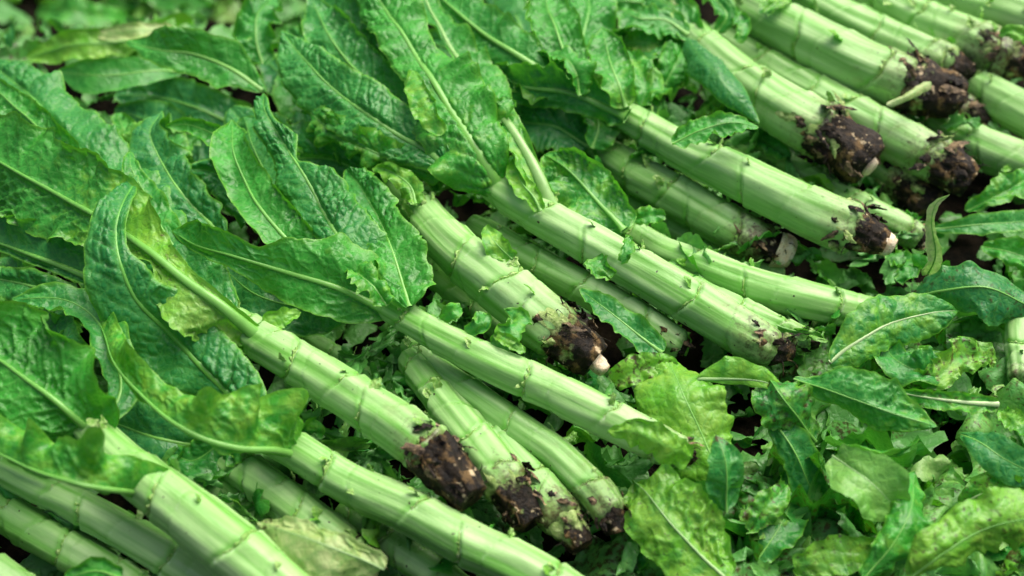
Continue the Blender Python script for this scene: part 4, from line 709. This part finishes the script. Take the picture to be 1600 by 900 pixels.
LOOSE_LOW('bright yellow blurred leaf in the background trimmings', [(240, 60, 36), (170, 66, 52), (110, 72, 50), (40, 90, 40)], [14, 26, 26, 10], [14, 24, 24, 8], yel=.95, rib=2, ruf=.2, seed=227)
LOOSE_LOW('pale cream blurred scrap in the background trimmings', [(270, 42, 50), (210, 48, 60), (150, 56, 56)], [8, 16, 8], [8, 14, 8], yel=1.4, rib=0, edge=.1, ruf=.2, seed=228)
LOOSE_LOW('small grey-green blurred leaf at the far left of the background', [(14, 75, 40), (16, 50, 52), (18, 28, 50)], [8, 14, 6], [8, 14, 6], dark=.6, rib=0, hint=(0, -1, .3), seed=229)
LOOSE_LOW('blurred green leaf behind the pointed leaf near the top edge', [(200, 30, 30), (120, 20, 46), (60, 20, 40)], [14, 26, 12], [14, 26, 12], yel=.2, rib=0, ruf=.2, seed=230)
LOOSE_LOW('blurred leaf at the top edge left of the leafy tops', [(330, 20, 36), (280, 0, 52), (220, -14, 48)], [16, 26, 14], [16, 26, 14], yel=.12, rib=0, ruf=.2, seed=231)
LOOSE('crinkled leaf tuft at the top edge in front of the background', [(410, 100, 84), (400, 60, 100), (405, 20, 104), (430, -10, 100)], [20, 34, 30, 12], [20, 34, 34, 12], yel=.1, dark=.2, ruf=.3, rib=2, seed=232)
LOOSE('folded pale green leaf in the shade behind the left leaves', [(215, 240, 50), (195, 205, 66), (180, 175, 66)], [12, 20, 8], [12, 22, 8], yel=.3, rib=1.5, ruf=.2, seed=233)
LOOSE('small curled leaf in the gap at the lower right corner', [(1560, 640, 56), (1590, 660, 64), (1625, 690, 58)], [8, 20, 10], [8, 20, 10], yel=.3, ruf=.35, rib=0, crump=.3, seed=234)
LOOSE('shadowed leaf at the bottom between mottled leaves', [(1180, 880, 36), (1220, 820, 46), (1240, 770, 44), (1230, 730, 36)], [16, 34, 30, 10], [16, 34, 30, 10], yel=.1, dark=.3, ruf=.25, rib=1.5, seed=235)
LOOSE('crumpled green scrap beside the teal leaf near the bottom', [(1170, 830, 50), (1200, 790, 62), (1230, 760, 60)], [10, 24, 10], [10, 22, 10], yel=.35, brown=.24, ruf=.35, rib=0, crump=.35, seed=236)
LOOSE('rumpled leaf at the right edge above the corner leaf', [(1500, 790, 46), (1540, 770, 60), (1590, 770, 62), (1640, 790, 50)], [14, 30, 30, 14], [14, 26, 26, 14], yel=.4, brown=.24, ruf=.3, rib=2, ribpale=.5, seed=237)
LOOSE('green scraps of leaf tucked below the blackened root', [(1390, 395, 48), (1420, 420, 58), (1400, 440, 54)], [10, 22, 10], [10, 20, 10], yel=.2, ruf=.3, rib=0, crump=.3, seed=238)
e_ = stalk('pale cut piece of stem at the right edge in the litter', [(1575, 470, 34, 60), (1588, 500, 44, 60), (1590, 540, 46, 56), (1594, 590, 44, 50)], 60, soil=.5, stubs=1, group='loose stem pieces')

# crinkled young leaves crowding the crowns near the top
cr_ = np.random.default_rng(91)
for nm, x0, x1, y0, y1, z0, z1, cnt in (('back_long', 850, 960, 60, 170, 96, 116, 6), ('right_black', 985, 1090, 80, 190, 78, 100, 8), ('right_black', 960, 1080, 0, 70, 90, 108, 5), ('behind_centre', 840, 960, 255, 340, 70, 96, 5),
                                        ('long_mid', 240, 340, 150, 320, 56, 84, 5), ('right_second', 1090, 1230, 190, 255, 40, 60, 4), ('centre', 680, 790, 240, 330, 70, 96, 4), ('stout', 560, 680, 215, 300, 70, 92, 4)):
    for q in range(cnt):
        x, y = cr_.uniform(x0, x1), cr_.uniform(y0, y1); z = cr_.uniform(z0, z1); an = R(cr_.uniform(170, 300)); l = cr_.uniform(50, 95); wv = cr_.uniform(18, 32)
        LF(nm, [(x, y, z - 8), (x + math.cos(an) * l * .5, y + math.sin(an) * l * .5, z + 4), (x + math.cos(an) * l, y + math.sin(an) * l, z)], [wv * .5, wv, wv * .6], [wv * .5, wv, wv * .6], ruf=cr_.uniform(.2, .4), bul=2.0, cell=5.5, yel=cr_.uniform(.0, .35), dark=cr_.uniform(0, .5), rib=1.6, crump=.15, a=(cr_.uniform(-10, 30), cr_.uniform(-10, 30)), k=(cr_.uniform(-60, 40), cr_.uniform(-60, 40)))

LF('long_mid', [(380, 200, 24), (310, 170, 28), (240, 150, 26), (180, 150, 20)], [40, 44, 40, 14], [30, 40, 36, 14], dark=.8, seed=501)  # two deep under-leaves; their dark tone puts the gap's shade into colour
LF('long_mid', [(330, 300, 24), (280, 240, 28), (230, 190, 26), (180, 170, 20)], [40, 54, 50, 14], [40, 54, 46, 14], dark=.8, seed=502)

# yellow-green ruffles on the right margin of the big crinkled leaf
for q, (x, y) in enumerate(((728, 148), (756, 162), (784, 172))):
    LF('centre', [(x - 18, y + 14, 138), (x, y, 150), (x + 16, y - 16, 152)], [12, 20, 10], [12, 20, 10], ruf=.35, yel=.32, rib=0, bul=2.2, cell=5, crump=.3, seed=520 + q)
